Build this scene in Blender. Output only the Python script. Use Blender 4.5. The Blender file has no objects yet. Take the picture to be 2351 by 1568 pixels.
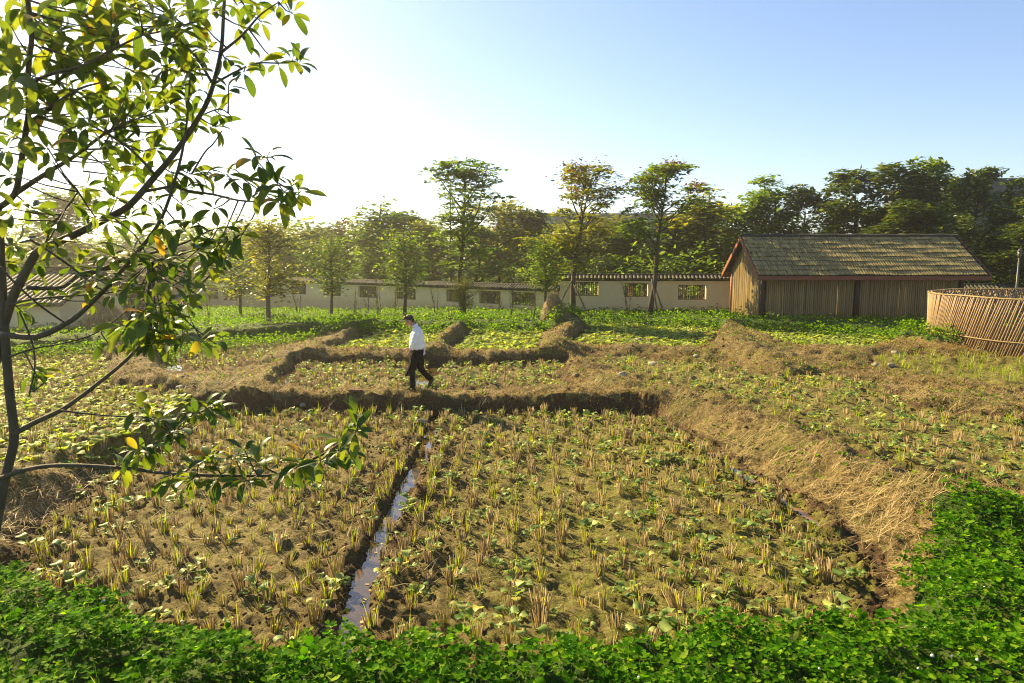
import bpy, bmesh, math, random
import numpy as np
from mathutils import Vector, Matrix

rng = np.random.default_rng(7)
random.seed(7)
sc = bpy.context.scene
COL = sc.collection

# ------------------------------------------------------------------ camera
CAMZ, PITCH, FPX, CX, CY = 3.4, math.radians(6.87), 1567.0, 1175.5, 784.0
cam_d = bpy.data.cameras.new('camera')
cam_d.sensor_width = 36.0
cam_d.lens = 24.0
cam_d.clip_end = 5000
cam_d.clip_start = 0.05
cam = bpy.data.objects.new('camera', cam_d)
COL.objects.link(cam)
cam.location = (0, 0, CAMZ)
cam.rotation_euler = (math.pi / 2 - PITCH, 0, 0)
sc.camera = cam

# ------------------------------------------------------------------ sky, sun, exposure
SUN_AZ, SUN_EL = math.radians(-46.0), math.radians(30.5)   # azimuth from +Y, negative = left
wd = bpy.data.worlds.new('World')
sc.world = wd
wd.use_nodes = True
nt = wd.node_tree
bg = nt.nodes['Background']
sky = nt.nodes.new('ShaderNodeTexSky')
sky.sky_type = 'NISHITA'
sky.sun_disc = False
sky.sun_elevation = SUN_EL
sky.sun_rotation = SUN_AZ
sky.altitude = 300
sky.air_density = 1.0
sky.dust_density = 0.7
sky.ozone_density = 2.6
tint = nt.nodes.new('ShaderNodeMix')          # hazy autumn air: a little rosier than clean sky
tint.data_type = 'RGBA'
tint.blend_type = 'MULTIPLY'
tint.inputs[0].default_value = 1.0
tint.inputs[7].default_value = (1.02, 0.955, 0.96, 1)
nt.links.new(sky.outputs[0], tint.inputs[6])
nt.links.new(tint.outputs[2], bg.inputs[0])
bg.inputs[1].default_value = 0.062
sun_d = bpy.data.lights.new('sun', 'SUN')
sun_d.energy = 5.0
sun_d.angle = math.radians(0.6)
sun_d.color = (1.0, 0.78, 0.40)
sun = bpy.data.objects.new('sun', sun_d)
COL.objects.link(sun)
SUNV = Vector((math.sin(SUN_AZ) * math.cos(SUN_EL), math.cos(SUN_AZ) * math.cos(SUN_EL), math.sin(SUN_EL)))
sun.rotation_euler = SUNV.to_track_quat('Z', 'Y').to_euler()
sun.location = SUNV * 60
sc.view_settings.view_transform = 'Standard'
sc.view_settings.look = 'None'
sc.view_settings.gamma = 1
sc.view_settings.exposure = 1.84
sc.view_settings.use_curve_mapping = False
sc.render.engine = 'CYCLES'
sc.cycles.use_denoising = True
sc.cycles.filter_width = 1.1
sc.cycles.max_bounces = 8
sc.cycles.diffuse_bounces = 3
sc.cycles.transmission_bounces = 6
sc.cycles.transparent_max_bounces = 8
sc.cycles.volume_bounces = 1
sc.cycles.sample_clamp_indirect = 6.0


# ------------------------------------------------------------------ helpers
def P(x, y, z=0.0):
    """where the sight line of a point of the survey photo meets height z"""
    dx = (x - CX) / FPX
    dy = (CY - y) / FPX
    vy = math.cos(PITCH) + dy * math.sin(PITCH)
    vz = -math.sin(PITCH) + dy * math.cos(PITCH)
    t = (z - CAMZ) / vz
    return (dx * t, vy * t)


def W(x, y, Y):
    """point at distance Y (world Y) along a sight line"""
    dx = (x - CX) / FPX
    dy = (CY - y) / FPX
    vy = math.cos(PITCH) + dy * math.sin(PITCH)
    vz = -math.sin(PITCH) + dy * math.cos(PITCH)
    t = Y / vy
    return Vector((dx * t, Y, CAMZ + vz * t))


def tag(o, label=None, cat=None, group=None, kind=None):
    if label: o['label'] = label
    if cat: o['category'] = cat
    if group: o['group'] = group
    if kind: o['kind'] = kind
    return o


def link(name, me, mat=None, parent=None, loc=None):
    o = bpy.data.objects.new(name, me)
    COL.objects.link(o)
    if mat is not None and me is not None and len(me.materials) == 0:
        for m in (mat if isinstance(mat, (list, tuple)) else [mat]):
            me.materials.append(m)
    if parent is not None: o.parent = parent
    if loc is not None: o.location = loc
    return o


def empty(name, loc=(0, 0, 0), rz=0.0):
    o = bpy.data.objects.new(name, None)
    COL.objects.link(o)
    o.empty_display_size = 0.1
    o.location = loc
    o.rotation_euler = (0, 0, rz)
    return o


def mesh_np(name, V, F, smooth=False):
    """V (n,3), F (m,3) or (m,4) arrays"""
    V = np.asarray(V, dtype=np.float32)
    F = np.asarray(F, dtype=np.int32)
    me = bpy.data.meshes.new(name)
    k = F.shape[1]
    me.vertices.add(len(V))
    me.vertices.foreach_set('co', V.ravel())
    me.loops.add(F.size)
    me.loops.foreach_set('vertex_index', F.ravel())
    me.polygons.add(len(F))
    me.polygons.foreach_set('loop_start', np.arange(0, F.size, k, dtype=np.int32))
    me.polygons.foreach_set('loop_total', np.full(len(F), k, dtype=np.int32))
    if smooth:
        me.polygons.foreach_set('use_smooth', np.ones(len(F), dtype=bool))
    me.update(calc_edges=True)
    me.validate()
    return me


def rotm(yaw, tilt, spin):
    """(N,3,3): spin about z, then tilt about x, then yaw about z"""
    cy, sy, ct, st, cs, ss = np.cos(yaw), np.sin(yaw), np.cos(tilt), np.sin(tilt), np.cos(spin), np.sin(spin)
    o, l = np.zeros_like(cy), np.ones_like(cy)
    A = np.stack([cy, -sy, o, sy, cy, o, o, o, l], -1).reshape(-1, 3, 3)
    B = np.stack([l, o, o, o, ct, -st, o, st, ct], -1).reshape(-1, 3, 3)
    C = np.stack([cs, -ss, o, ss, cs, o, o, o, l], -1).reshape(-1, 3, 3)
    return A @ B @ C


def scatter(tmpls, pick, pos, R, scale):
    """merge copies of small triangle templates; returns V, F"""
    Vs, Fs, off = [], [], 0
    for k, (tv, tf) in enumerate(tmpls):
        m = np.where(pick == k)[0]
        if len(m) == 0: continue
        tv = np.asarray(tv, float)
        tf = np.asarray(tf, int)
        s = scale[m]
        if s.ndim == 1: s = s[:, None]
        v = np.einsum('nij,nvj->nvi', R[m], tv[None] * s[:, None, :]) + pos[m][:, None, :]
        f = tf[None] + (np.arange(len(m)) * len(tv))[:, None, None] + off
        Vs.append(v.reshape(-1, 3))
        Fs.append(f.reshape(-1, 3))
        off += len(m) * len(tv)
    return np.concatenate(Vs), np.concatenate(Fs)


class MB:
    """collects boxes, tubes, lofts into one mesh"""
    def __init__(s):
        s.v, s.f = [], []

    def add(s, v, f):
        o = len(s.v)
        s.v += [tuple(p) for p in v]
        s.f += [tuple(i + o for i in q) for q in f]
        return s

    def box(s, c, d, M=None):
        x, y, z = d[0] / 2, d[1] / 2, d[2] / 2
        v = [Vector((a, b, e)) for a in (-x, x) for b in (-y, y) for e in (-z, z)]
        if M is not None: v = [M @ p for p in v]
        v = [p + Vector(c) for p in v]
        return s.add(v, [(0, 1, 3, 2), (4, 6, 7, 5), (0, 4, 5, 1), (2, 3, 7, 6), (0, 2, 6, 4), (1, 5, 7, 3)])

    def tube(s, pts, rad, n=6, cap=True):
        pts = [Vector(p) for p in pts]
        if not isinstance(rad, (list, tuple)): rad = [rad] * len(pts)
        rings = []
        prev = None
        for i, p in enumerate(pts):
            t = (pts[min(i + 1, len(pts) - 1)] - pts[max(i - 1, 0)])
            if t.length < 1e-9: t = Vector((0, 0, 1))
            t.normalize()
            if prev is None:
                a = Vector((0, 0, 1)) if abs(t.z) < 0.9 else Vector((1, 0, 0))
                u = t.cross(a).normalized()
            else:
                u = (prev - t * prev.dot(t)).normalized()
            prev = u
            w = t.cross(u)
            rings.append([p + (u * math.cos(2 * math.pi * k / n) + w * math.sin(2 * math.pi * k / n)) * rad[i] for k in range(n)])
        return s.rings(rings, cap)

    def rings(s, rings, cap=True):
        n = len(rings[0])
        v = [p for r in rings for p in r]
        f = []
        for i in range(len(rings) - 1):
            for k in range(n):
                f.append((i * n + k, i * n + (k + 1) % n, (i + 1) * n + (k + 1) % n, (i + 1) * n + k))
        if cap:
            f.append(tuple(range(n - 1, -1, -1)))
            f.append(tuple((len(rings) - 1) * n + k for k in range(n)))
        return s.add(v, f)

    def ell(s, c, r, M=None, nu=10, nv=7):
        c = Vector(c)
        rings = []
        for i in range(nv + 1):
            a = -math.pi / 2 + math.pi * (i + 0.02) / (nv + 0.04)
            ring = []
            for k in range(nu):
                b = 2 * math.pi * k / nu
                p = Vector((r[0] * math.cos(a) * math.cos(b), r[1] * math.cos(a) * math.sin(b), r[2] * math.sin(a)))
                if M is not None: p = M @ p
                ring.append(c + p)
            rings.append(ring)
        return s.rings(rings)

    def mesh(s, name, smooth=False):
        me = bpy.data.meshes.new(name)
        me.from_pydata([tuple(p) for p in s.v], [], s.f)
        if smooth:
            me.polygons.foreach_set('use_smooth', np.ones(len(me.polygons), dtype=bool))
        me.update()
        return me

    def build(s, name, mat, parent=None, smooth=False, loc=None):
        return link(name, s.mesh(name, smooth), mat, parent, loc)


# ------------------------------------------------------------------ value noise
_T = np.random.default_rng(3).random((256, 256))


def vnoise(x, y):
    xi, yi = np.floor(x).astype(int), np.floor(y).astype(int)
    fx, fy = x - xi, y - yi
    fx, fy = fx * fx * (3 - 2 * fx), fy * fy * (3 - 2 * fy)
    a, b = _T[xi & 255, yi & 255], _T[(xi + 1) & 255, yi & 255]
    c, d = _T[xi & 255, (yi + 1) & 255], _T[(xi + 1) & 255, (yi + 1) & 255]
    return (a * (1 - fx) + b * fx) * (1 - fy) + (c * (1 - fx) + d * fx) * fy - 0.5


def fbm(x, y, f, o=3, g=0.5):
    r, a = 0, 1.0
    for k in range(o):
        r = r + a * vnoise(x * f + 17.3 * k, y * f + 9.1 * k)
        f *= 2.07
        a *= g
    return r


def sstep(a, b, x):
    t = np.clip((x - a) / (b - a), 0, 1)
    return t * t * (3 - 2 * t)


def sdist(poly, x, y):
    """signed distance, negative inside"""
    poly = np.asarray(poly, float)
    d = np.full(x.shape, 1e9)
    ins = np.zeros(x.shape, bool)
    n = len(poly)
    for i in range(n):
        ax, ay = poly[i]
        bx, by = poly[(i + 1) % n]
        ex, ey = bx - ax, by - ay
        t = np.clip(((x - ax) * ex + (y - ay) * ey) / (ex * ex + ey * ey + 1e-12), 0, 1)
        d = np.minimum(d, (x - ax - t * ex) ** 2 + (y - ay - t * ey) ** 2)
        c = ((ay > y) != (by > y)) & (x < (bx - ax) * (y - ay) / (by - ay + 1e-12) + ax)
        ins ^= c
    d = np.sqrt(d)
    return np.where(ins, -d, d)


def pdist(line, x, y):
    d = np.full(x.shape, 1e9)
    for (ax, ay), (bx, by) in zip(line[:-1], line[1:]):
        ex, ey = bx - ax, by - ay
        t = np.clip(((x - ax) * ex + (y - ay) * ey) / (ex * ex + ey * ey + 1e-12), 0, 1)
        d = np.minimum(d, (x - ax - t * ex) ** 2 + (y - ay - t * ey) ** 2)
    return np.sqrt(d)


# ------------------------------------------------------------------ materials
def nodes_of(name):
    m = bpy.data.materials.new(name)
    m.use_nodes = True
    t = m.node_tree
    return m, t, t.nodes['Principled BSDF']


def N(t, kind, **kw):
    n = t.nodes.new('ShaderNode' + kind)
    for k, v in kw.items():
        if k in n.inputs: n.inputs[k].default_value = v
        else: setattr(n, k, v)
    return n


def ramp(t, fac, stops):
    r = N(t, 'ValToRGB')
    e = r.color_ramp.elements
    while len(e) < len(stops): e.new(0.5)
    for i, (p, c) in enumerate(stops):
        e[i].position = p
        e[i].color = (*c, 1)
    t.links.new(fac, r.inputs[0])
    return r.outputs[0]


def tex_noise(t, scale, detail=4, rough=0.55, coord=None, dist=0.0):
    n = N(t, 'TexNoise')
    n.inputs['Scale'].default_value = scale
    n.inputs['Detail'].default_value = detail
    n.inputs['Roughness'].default_value = rough
    n.inputs['Distortion'].default_value = dist
    if coord is not None: t.links.new(coord, n.inputs['Vector'])
    return n.outputs['Fac']


def mixc(t, fac, a, b, mode='MIX'):
    n = N(t, 'Mix', data_type='RGBA', blend_type=mode)
    for i, v in ((0, fac), (6, a), (7, b)):
        if hasattr(v, 'is_linked') or hasattr(v, 'links'): t.links.new(v, n.inputs[i])
        else: n.inputs[i].default_value = v if i == 0 else (*v, 1)
    return n.outputs[2]


def bump(t, bs, h, strength=0.4, dist=0.02):
    b = N(t, 'Bump')
    b.inputs['Strength'].default_value = strength
    b.inputs['Distance'].default_value = dist
    t.links.new(h, b.inputs['Height'])
    t.links.new(b.outputs[0], bs.inputs['Normal'])


def gcoord(t):
    return N(t, 'NewGeometry').outputs['Position']


def ocoord(t):
    return N(t, 'TexCoord').outputs['Object']


def rand_out(t):
    a = N(t, 'NewGeometry').outputs['Random Per Island']
    b = N(t, 'ObjectInfo').outputs['Random']
    m = N(t, 'Math', operation='ADD')
    t.links.new(a, m.inputs[0]); t.links.new(b, m.inputs[1])
    f = N(t, 'Math', operation='FRACT')
    t.links.new(m.outputs[0], f.inputs[0])
    return f.outputs[0]


def leaf_mat(name, stops, trans=0.4, tint=(1.25, 1.2, 0.6), rough=0.45, spec=0.35):
    m, t, b = nodes_of(name)
    col = ramp(t, rand_out(t), stops)
    t.links.new(col, b.inputs['Base Color'])
    b.inputs['Roughness'].default_value = rough
    b.inputs['Specular IOR Level'].default_value = spec
    tr = N(t, 'BsdfTranslucent')
    t.links.new(mixc(t, 1.0, col, tint, 'MULTIPLY'), tr.inputs[0])
    mx = N(t, 'MixShader')
    mx.inputs[0].default_value = trans
    t.links.new(b.outputs[0], mx.inputs[1])
    t.links.new(tr.outputs[0], mx.inputs[2])
    t.links.new(mx.outputs[0], t.nodes['Material Output'].inputs[0])
    return m


def plain(name, col, rough=0.8, var=0.25, scale=6, bmp=0.3, bdist=0.01, spec=0.3, col2=None, obj=True, stretch=None):
    m, t, b = nodes_of(name)
    co = ocoord(t) if obj else gcoord(t)
    if stretch:
        mp = N(t, 'Mapping')
        mp.inputs['Scale'].default_value = stretch
        t.links.new(co, mp.inputs[0])
        co = mp.outputs[0]
    n1 = tex_noise(t, scale, 5, 0.6, co)
    c2 = col2 or tuple(c * (1 - var) for c in col)
    c1 = tuple(min(1, c * (1 + var * 0.6)) for c in col)
    c = ramp(t, n1, [(0.3, c2), (0.7, c1)])
    r = rand_out(t)
    v = N(t, 'MapRange')
    v.inputs['To Min'].default_value = 1 - var * 0.7
    v.inputs['To Max'].default_value = 1 + var * 0.5
    t.links.new(r, v.inputs[0])
    h = N(t, 'HueSaturation')
    t.links.new(c, h.inputs['Color'])
    t.links.new(v.outputs[0], h.inputs['Value'])
    t.links.new(h.outputs[0], b.inputs['Base Color'])
    b.inputs['Roughness'].default_value = rough
    b.inputs['Specular IOR Level'].default_value = spec
    if bmp: bump(t, b, tex_noise(t, scale * 4, 4, 0.6, co), bmp, bdist)
    return m


M = {}
M['clover'] = leaf_mat('clover_leaf', [(0, (0.018, 0.075, 0.002)), (0.5, (0.05, 0.16, 0.005)), (0.85, (0.13, 0.27, 0.008)), (1, (0.25, 0.36, 0.03))], 0.5, (1.5, 1.5, 0.3), 0.7, 0.03)
M['verge'] = leaf_mat('verge_leaf', [(0, (0.045, 0.12, 0.006)), (0.6, (0.10, 0.21, 0.010)), (1, (0.19, 0.30, 0.02))], 0.5, (1.6, 1.5, 0.3), 0.7, 0.03)
M['crop'] = leaf_mat('crop_leaf', [(0, (0.08, 0.165, 0.03)), (0.5, (0.19, 0.28, 0.06)), (0.85, (0.34, 0.41, 0.13)), (1, (0.42, 0.40, 0.06))], 0.42, (1.4, 1.3, 0.5), 0.5, 0.25)
M['cropb'] = leaf_mat('crop_leaf_far', [(0, (0.14, 0.23, 0.04)), (0.5, (0.26, 0.35, 0.075)), (1, (0.42, 0.46, 0.13))], 0.5, (1.5, 1.4, 0.5), 0.55, 0.15)
M['shoot'] = leaf_mat('rice_shoot', [(0, (0.13, 0.22, 0.012)), (0.6, (0.24, 0.34, 0.015)), (1, (0.38, 0.38, 0.05))], 0.5, (1.5, 1.4, 0.4), 0.45)
M['straw'] = leaf_mat('straw', [(0, (0.16, 0.11, 0.04)), (0.5, (0.39, 0.30, 0.13)), (1, (0.62, 0.50, 0.26))], 0.3, (1.2, 1.0, 0.6), 0.6, 0.25)
M['strawdk'] = leaf_mat('dry_grass', [(0, (0.085, 0.055, 0.018)), (0.4, (0.21, 0.15, 0.052)), (0.75, (0.38, 0.29, 0.12)), (1, (0.19, 0.20, 0.03))], 0.3, (1.2, 1.0, 0.6), 0.6, 0.2)
M['fgleaf'] = leaf_mat('tree_leaf', [(0, (0.03, 0.07, 0.014)), (0.5, (0.065, 0.12, 0.018)), (0.96, (0.14, 0.19, 0.025)), (0.985, (0.30, 0.24, 0.03)), (1, (0.36, 0.17, 0.04))], 0.52, (2.1, 1.75, 0.5), 0.42, 0.35)
M['lf_mid'] = leaf_mat('leaf_mid_green', [(0, (0.052, 0.114, 0.010)), (0.6, (0.117, 0.202, 0.016)), (1, (0.234, 0.299, 0.033))], 0.45, (1.6, 1.5, 0.4), 0.5, 0.3)
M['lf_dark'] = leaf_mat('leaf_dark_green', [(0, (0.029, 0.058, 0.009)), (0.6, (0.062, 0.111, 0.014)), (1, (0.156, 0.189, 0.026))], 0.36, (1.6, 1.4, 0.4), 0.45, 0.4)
M['lf_olive'] = leaf_mat('leaf_olive', [(0, (0.081, 0.119, 0.013)), (0.6, (0.175, 0.213, 0.020)), (1, (0.338, 0.325, 0.037))], 0.48, (1.6, 1.4, 0.4), 0.5, 0.3)
M['lf_rust'] = leaf_mat('leaf_rust', [(0, (0.062, 0.094, 0.015)), (0.6, (0.125, 0.144, 0.020)), (1, (0.275, 0.163, 0.037))], 0.36, (1.4, 1.1, 0.5), 0.5, 0.3)
M['pods'] = leaf_mat('seed_pod', [(0, (0.10, 0.045, 0.016)), (1, (0.24, 0.11, 0.035))], 0.3, (1.3, 1.0, 0.6), 0.6)
M['petal'] = leaf_mat('fallen_petal', [(0, (0.35, 0.05, 0.07)), (0.6, (0.45, 0.12, 0.10)), (1, (0.4, 0.3, 0.05))], 0.3)
M['flower'] = plain('white_clover_flower', (0.75, 0.74, 0.66), 0.8, 0.1, 20, 0.0)
M['bark'] = plain('bark', (0.085, 0.066, 0.042), 0.9, 0.4, 9, 0.8, 0.02, stretch=(1, 1, 0.3))
M['barkfg'] = plain('bark_smooth', (0.085, 0.068, 0.048), 0.8, 0.35, 25, 0.6, 0.004, stretch=(1, 1, 0.4))
M['pole'] = plain('stake_wood', (0.16, 0.115, 0.07), 0.85, 0.3, 12, 0.4)
M['tile'] = plain('grey_tile', (0.12, 0.105, 0.075), 0.75, 0.45, 7, 0.4, 0.01, col2=(0.04, 0.045, 0.022))
M['tilebed'] = plain('tile_bed', (0.035, 0.032, 0.025), 0.9, 0.3, 5)
M['mosstile'] = plain('mossy_shingle', (0.29, 0.225, 0.09), 0.9, 0.45, 4, 0.5, 0.012, col2=(0.135, 0.115, 0.04))
M['redwood'] = plain('red_timber', (0.23, 0.075, 0.035), 0.6, 0.3, 3, 0.3, 0.005, stretch=(0.4, 3, 3))
M['darkwood'] = plain('dark_timber', (0.06, 0.032, 0.02), 0.6, 0.3, 5, 0.3, 0.005)
M['bamboo'] = plain('bamboo_pole', (0.27, 0.19, 0.075), 0.55, 0.35, 8, 0.3, 0.004, stretch=(1, 1, 0.25))
M['bamboogrey'] = plain('bamboo_slat', (0.31, 0.215, 0.12), 0.6, 0.35, 10, 0.3, 0.004)
M['stone'] = plain('stone', (0.27, 0.24, 0.19), 0.85, 0.3, 5, 0.6, 0.01)
M['brick'] = plain('brick_red', (0.15, 0.085, 0.055), 0.9, 0.3, 8, 0.6, 0.01)
M['skin'] = plain('skin', (0.42, 0.23, 0.14), 0.5, 0.1, 20, 0.1, 0.002)
M['white'] = plain('white_cotton', (0.78, 0.77, 0.74), 0.85, 0.04, 14, 0.35, 0.012, 0.2)
M['black'] = plain('black_cloth', (0.010, 0.010, 0.011), 0.9, 0.2, 14, 0.3, 0.01, 0.04)
M['shoe'] = plain('black_leather', (0.012, 0.011, 0.010), 0.35, 0.2, 20, 0.1)
M['hair'] = plain('black_hair', (0.014, 0.011, 0.009), 0.5, 0.3, 40, 0.6, 0.01)
M['darkwall'] = plain('dark_cladding', (0.055, 0.062, 0.068), 0.5, 0.15, 0.6, 0.0)
M['paleroof'] = plain('pale_concrete', (0.3, 0.28, 0.25), 0.8, 0.15, 0.8, 0.0)
M['glass'] = plain('dark_glass', (0.03, 0.04, 0.045), 0.1, 0.1, 1, 0.0, spec=0.6)
M['metal'] = plain('grey_metal', (0.10, 0.10, 0.095), 0.45, 0.15, 4, 0.0)
M['path'] = plain('pale_path', (0.42, 0.39, 0.33), 0.9, 0.15, 3, 0.3, obj=False)


def plaster():
    m, t, b = nodes_of('tan_plaster')
    co = gcoord(t)
    n = tex_noise(t, 0.5, 6, 0.6, co)
    c = ramp(t, n, [(0.3, (0.64, 0.51, 0.27)), (0.7, (0.76, 0.62, 0.36))])
    n2 = tex_noise(t, 3.0, 5, 0.7, co)
    c = mixc(t, ramp(t, n2, [(0.55, (0, 0, 0)), (0.8, (0.35, 0.35, 0.35))]), c, (0.28, 0.21, 0.12))
    sx = N(t, 'SeparateXYZ'); t.links.new(co, sx.inputs[0])
    ad = N(t, 'Math', operation='MULTIPLY_ADD'); t.links.new(n2, ad.inputs[0]); ad.inputs[1].default_value = -0.8
    t.links.new(sx.outputs[2], ad.inputs[2])
    mr = N(t, 'MapRange'); t.links.new(ad.outputs[0], mr.inputs[0])
    mr.inputs['From Min'].default_value = -0.2; mr.inputs['From Max'].default_value = 0.45
    mr.inputs['To Min'].default_value = 0.5; mr.inputs['To Max'].default_value = 0.0
    c = mixc(t, mr.outputs[0], c, (0.42, 0.25, 0.11))
    t.links.new(c, b.inputs['Base Color'])
    b.inputs['Roughness'].default_value = 0.9
    bump(t, b, tex_noise(t, 12, 5, 0.6, co), 0.25, 0.01)
    return m


M['plaster'] = plaster()


def ground_mat(kind):
    m, t, b = nodes_of(kind)
    co = gcoord(t)
    at = N(t, 'Attribute', attribute_name='soil')
    sep = N(t, 'SeparateColor'); t.links.new(at.outputs['Color'], sep.inputs[0])
    moss, edge, veg = sep.outputs[0], sep.outputs[1], sep.outputs[2]
    big = tex_noise(t, 0.9, 5, 0.6, co)
    fine = tex_noise(t, 14, 6, 0.65, co)
    vfine = tex_noise(t, 70, 4, 0.7, co)
    if kind == 'field_soil':
        c = ramp(t, fine, [(0.30, (0.06, 0.044, 0.014)), (0.5, (0.175, 0.138, 0.050)), (0.72, (0.33, 0.27, 0.115))])
        d = ramp(t, fine, [(0.3, (0.05, 0.028, 0.012)), (0.75, (0.15, 0.095, 0.044))])
        c = mixc(t, edge, c, d)
        gm = N(t, 'Math', operation='MULTIPLY'); t.links.new(moss, gm.inputs[0])
        t.links.new(ramp(t, tex_noise(t, 4.5, 5, 0.65, co), [(0.36, (0, 0, 0)), (0.56, (1, 1, 1))]), gm.inputs[1])
        c = mixc(t, gm.outputs[0], c, ramp(t, fine, [(0.3, (0.075, 0.075, 0.012)), (0.7, (0.23, 0.225, 0.04))]))
    elif kind == 'bund_soil':
        c = ramp(t, fine, [(0.30, (0.055, 0.037, 0.013)), (0.5, (0.165, 0.12, 0.045)), (0.72, (0.33, 0.255, 0.105))])
        g = ramp(t, tex_noise(t, 7, 5, 0.7, co), [(0.3, (0.055, 0.075, 0.015)), (0.7, (0.15, 0.14, 0.03))])
        gm = N(t, 'Math', operation='MULTIPLY')
        t.links.new(ramp(t, big, [(0.48, (0, 0, 0)), (0.66, (1, 1, 1))]), gm.inputs[0])
        gm.inputs[1].default_value = 0.7
        c = mixc(t, gm.outputs[0], c, g)
    else:
        c = ramp(t, fine, [(0.25, (0.03, 0.065, 0.01)), (0.7, (0.075, 0.13, 0.018))])
        c = mixc(t, ramp(t, big, [(0.5, (0, 0, 0)), (0.75, (0.4, 0.4, 0.4))]), c, (0.12, 0.13, 0.03))
    vv = ramp(t, vfine, [(0.3, (0.55, 0.55, 0.55)), (0.7, (1.25, 1.25, 1.25))])
    c = mixc(t, 1.0, c, vv, 'MULTIPLY')
    t.links.new(c, b.inputs['Base Color'])
    b.inputs['Roughness'].default_value = 0.92
    b.inputs['Specular IOR Level'].default_value = 0.2
    ad = N(t, 'Math', operation='ADD')
    t.links.new(fine, ad.inputs[0])
    ml = N(t, 'Math', operation='MULTIPLY'); ml.inputs[1].default_value = 0.4
    t.links.new(vfine, ml.inputs[0]); t.links.new(ml.outputs[0], ad.inputs[1])
    bump(t, b, ad.outputs[0], 1.0, 0.06)
    return m


M['soil'] = ground_mat('field_soil')
M['bund'] = ground_mat('bund_soil')
M['turf'] = ground_mat('turf')


def water_mat():
    m, t, b = nodes_of('muddy_water')
    n = tex_noise(t, 3.0, 3, 0.5, gcoord(t))
    t.links.new(ramp(t, n, [(0.3, (0.045, 0.034, 0.016)), (0.7, (0.085, 0.06, 0.025))]), b.inputs['Base Color'])
    b.inputs['Roughness'].default_value = 0.02
    b.inputs['IOR'].default_value = 1.45
    b.inputs['Specular IOR Level'].default_value = 0.9
    bump(t, b, tex_noise(t, 9, 2, 0.5, gcoord(t)), 0.03, 0.01)
    return m


M['water'] = water_mat()
M['amber'] = plain('amber_water', (0.15, 0.085, 0.025), 0.12, 0.25, 3, 0.1, 0.004, 0.4, obj=False)

# ================================================================== GROUND: plots, bunds, verge
CLO = [(-260, 1215), (0, 1288), (120, 1318), (250, 1345), (340, 1392), (440, 1425), (620, 1448), (780, 1450), (900, 1446), (1080, 1475),
       (1230, 1482), (1400, 1455), (1560, 1432), (1680, 1418), (1850, 1402), (2005, 1378)]
CLO_R = [(2070, 1345), (2105, 1300), (2110, 1250), (2140, 1190), (2145, 1130), (2250, 1128), (2400, 1150), (2700, 1190)]
clo_w = [P(x, y, 0.42) for x, y in CLO]
clo_r = [P(x, y, 0.5) for x, y in CLO_R]
near_poly = clo_w + clo_r + [(14, 2.0), (-14, 2.0)]


def disp(pts, z):
    return [P(x, y, z) for x, y in pts]


PLOTS = {
    'A': (0.0, [(-7.15, 14.95), (-6.55, 12.6), (-6.35, 10.3), (-6.05, 8.0)] + clo_w[1:] + [(4.0, 7.4), (4.12, 8.7), (3.8, 10.7), (3.58, 12.4), (3.36, 13.6), (3.0, 14.4), (2.5, 14.8), (-2.7, 14.95)]),
    'B': (0.30, disp([(622, 893), (900, 896), (1305, 893), (1290, 836), (1000, 838), (676, 838)], 0.30)),
    'C': (0.32, disp([(393, 860), (510, 860), (547, 852), (610, 825), (667, 809), (752, 780), (752, 773), (624, 780), (519, 789), (467, 797), (382, 809), (374, 828)], 0.32)),
    'D': (0.5, disp([(768, 807), (968, 808), (1032, 763), (862, 763)], 0.5)),
    'E': (0.5, disp([(1031, 809), (1226, 812), (1247, 763), (1086, 760)], 0.5)),
    'F': (0.48, disp([(1310, 798), (1450, 802), (1600, 806), (1638, 790), (1645, 757), (1500, 748), (1352, 746)], 0.48)),
    'H': (0.48, disp([(1705, 755), (1802, 795), (1970, 810), (2058, 784), (2030, 776), (1884, 767)], 0.48)),
    'I': (0.38, disp([(1341, 822), (1400, 843), (1445, 866), (1505, 880), (1570, 895), (1670, 922), (1850, 992), (2035, 1066), (2180, 1116), (2351, 1128), (2600, 1150),
                     (2600, 990), (2351, 968), (2092, 938), (2035, 890), (1921, 860), (1810, 867), (1698, 856), (1623, 837), (1474, 823)], 0.38)),
    'J': (0.52, disp([(2000, 818), (2090, 814), (2220, 818), (2351, 824), (2600, 834), (2600, 905), (2351, 884), (2220, 868), (2085, 850), (2005, 832)], 0.52)),
    'K': (0.33, disp([(-420, 842), (-100, 828), (0, 822), (96, 814), (205, 802), (245, 826), (258, 884), (340, 895), (432, 903), (440, 930), (395, 955), (325, 1000), (150, 1062), (0, 1092), (-300, 1140), (-500, 1150)], 0.33)),
}
VERGE = disp([(-900, 812), (-400, 806), (0, 803), (205, 790), (330, 797), (382, 801), (470, 789), (520, 781), (625, 772), (752, 767), (865, 757), (1030, 755),
              (1082, 754), (1250, 756), (1345, 741), (1500, 740), (1645, 746), (1705, 748), (1884, 760), (2040, 771), (2070, 777), (2130, 787), (2600, 815), (3200, 840)], 0.72)
verge_poly = VERGE + [(140, 140), (-140, 140)]
CHAN = [(-1.42, 5.3), (-1.52, 6.14), (-1.60, 7.2), (-1.63, 8.24), (-1.60, 9.2), (-1.62, 10.09), (-1.56, 11.5), (-1.60, 12.94), (-1.66, 14.4), (-1.66, 14.8)]
RFOOT = [(3.3, 13.4), (3.52, 12.0), (3.68, 10.7), (3.88, 9.6), (3.98, 8.9), (4.0, 8.4)]
BLEFT = disp([(636, 889), (657, 865), (674, 843)], 0.27)
BMID = disp([(950, 895), (975, 872), (992, 856), (1000, 842)], 0.27)
CLEFT = disp([(398, 857), (390, 842), (380, 826), (378, 815)], 0.29)
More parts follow.
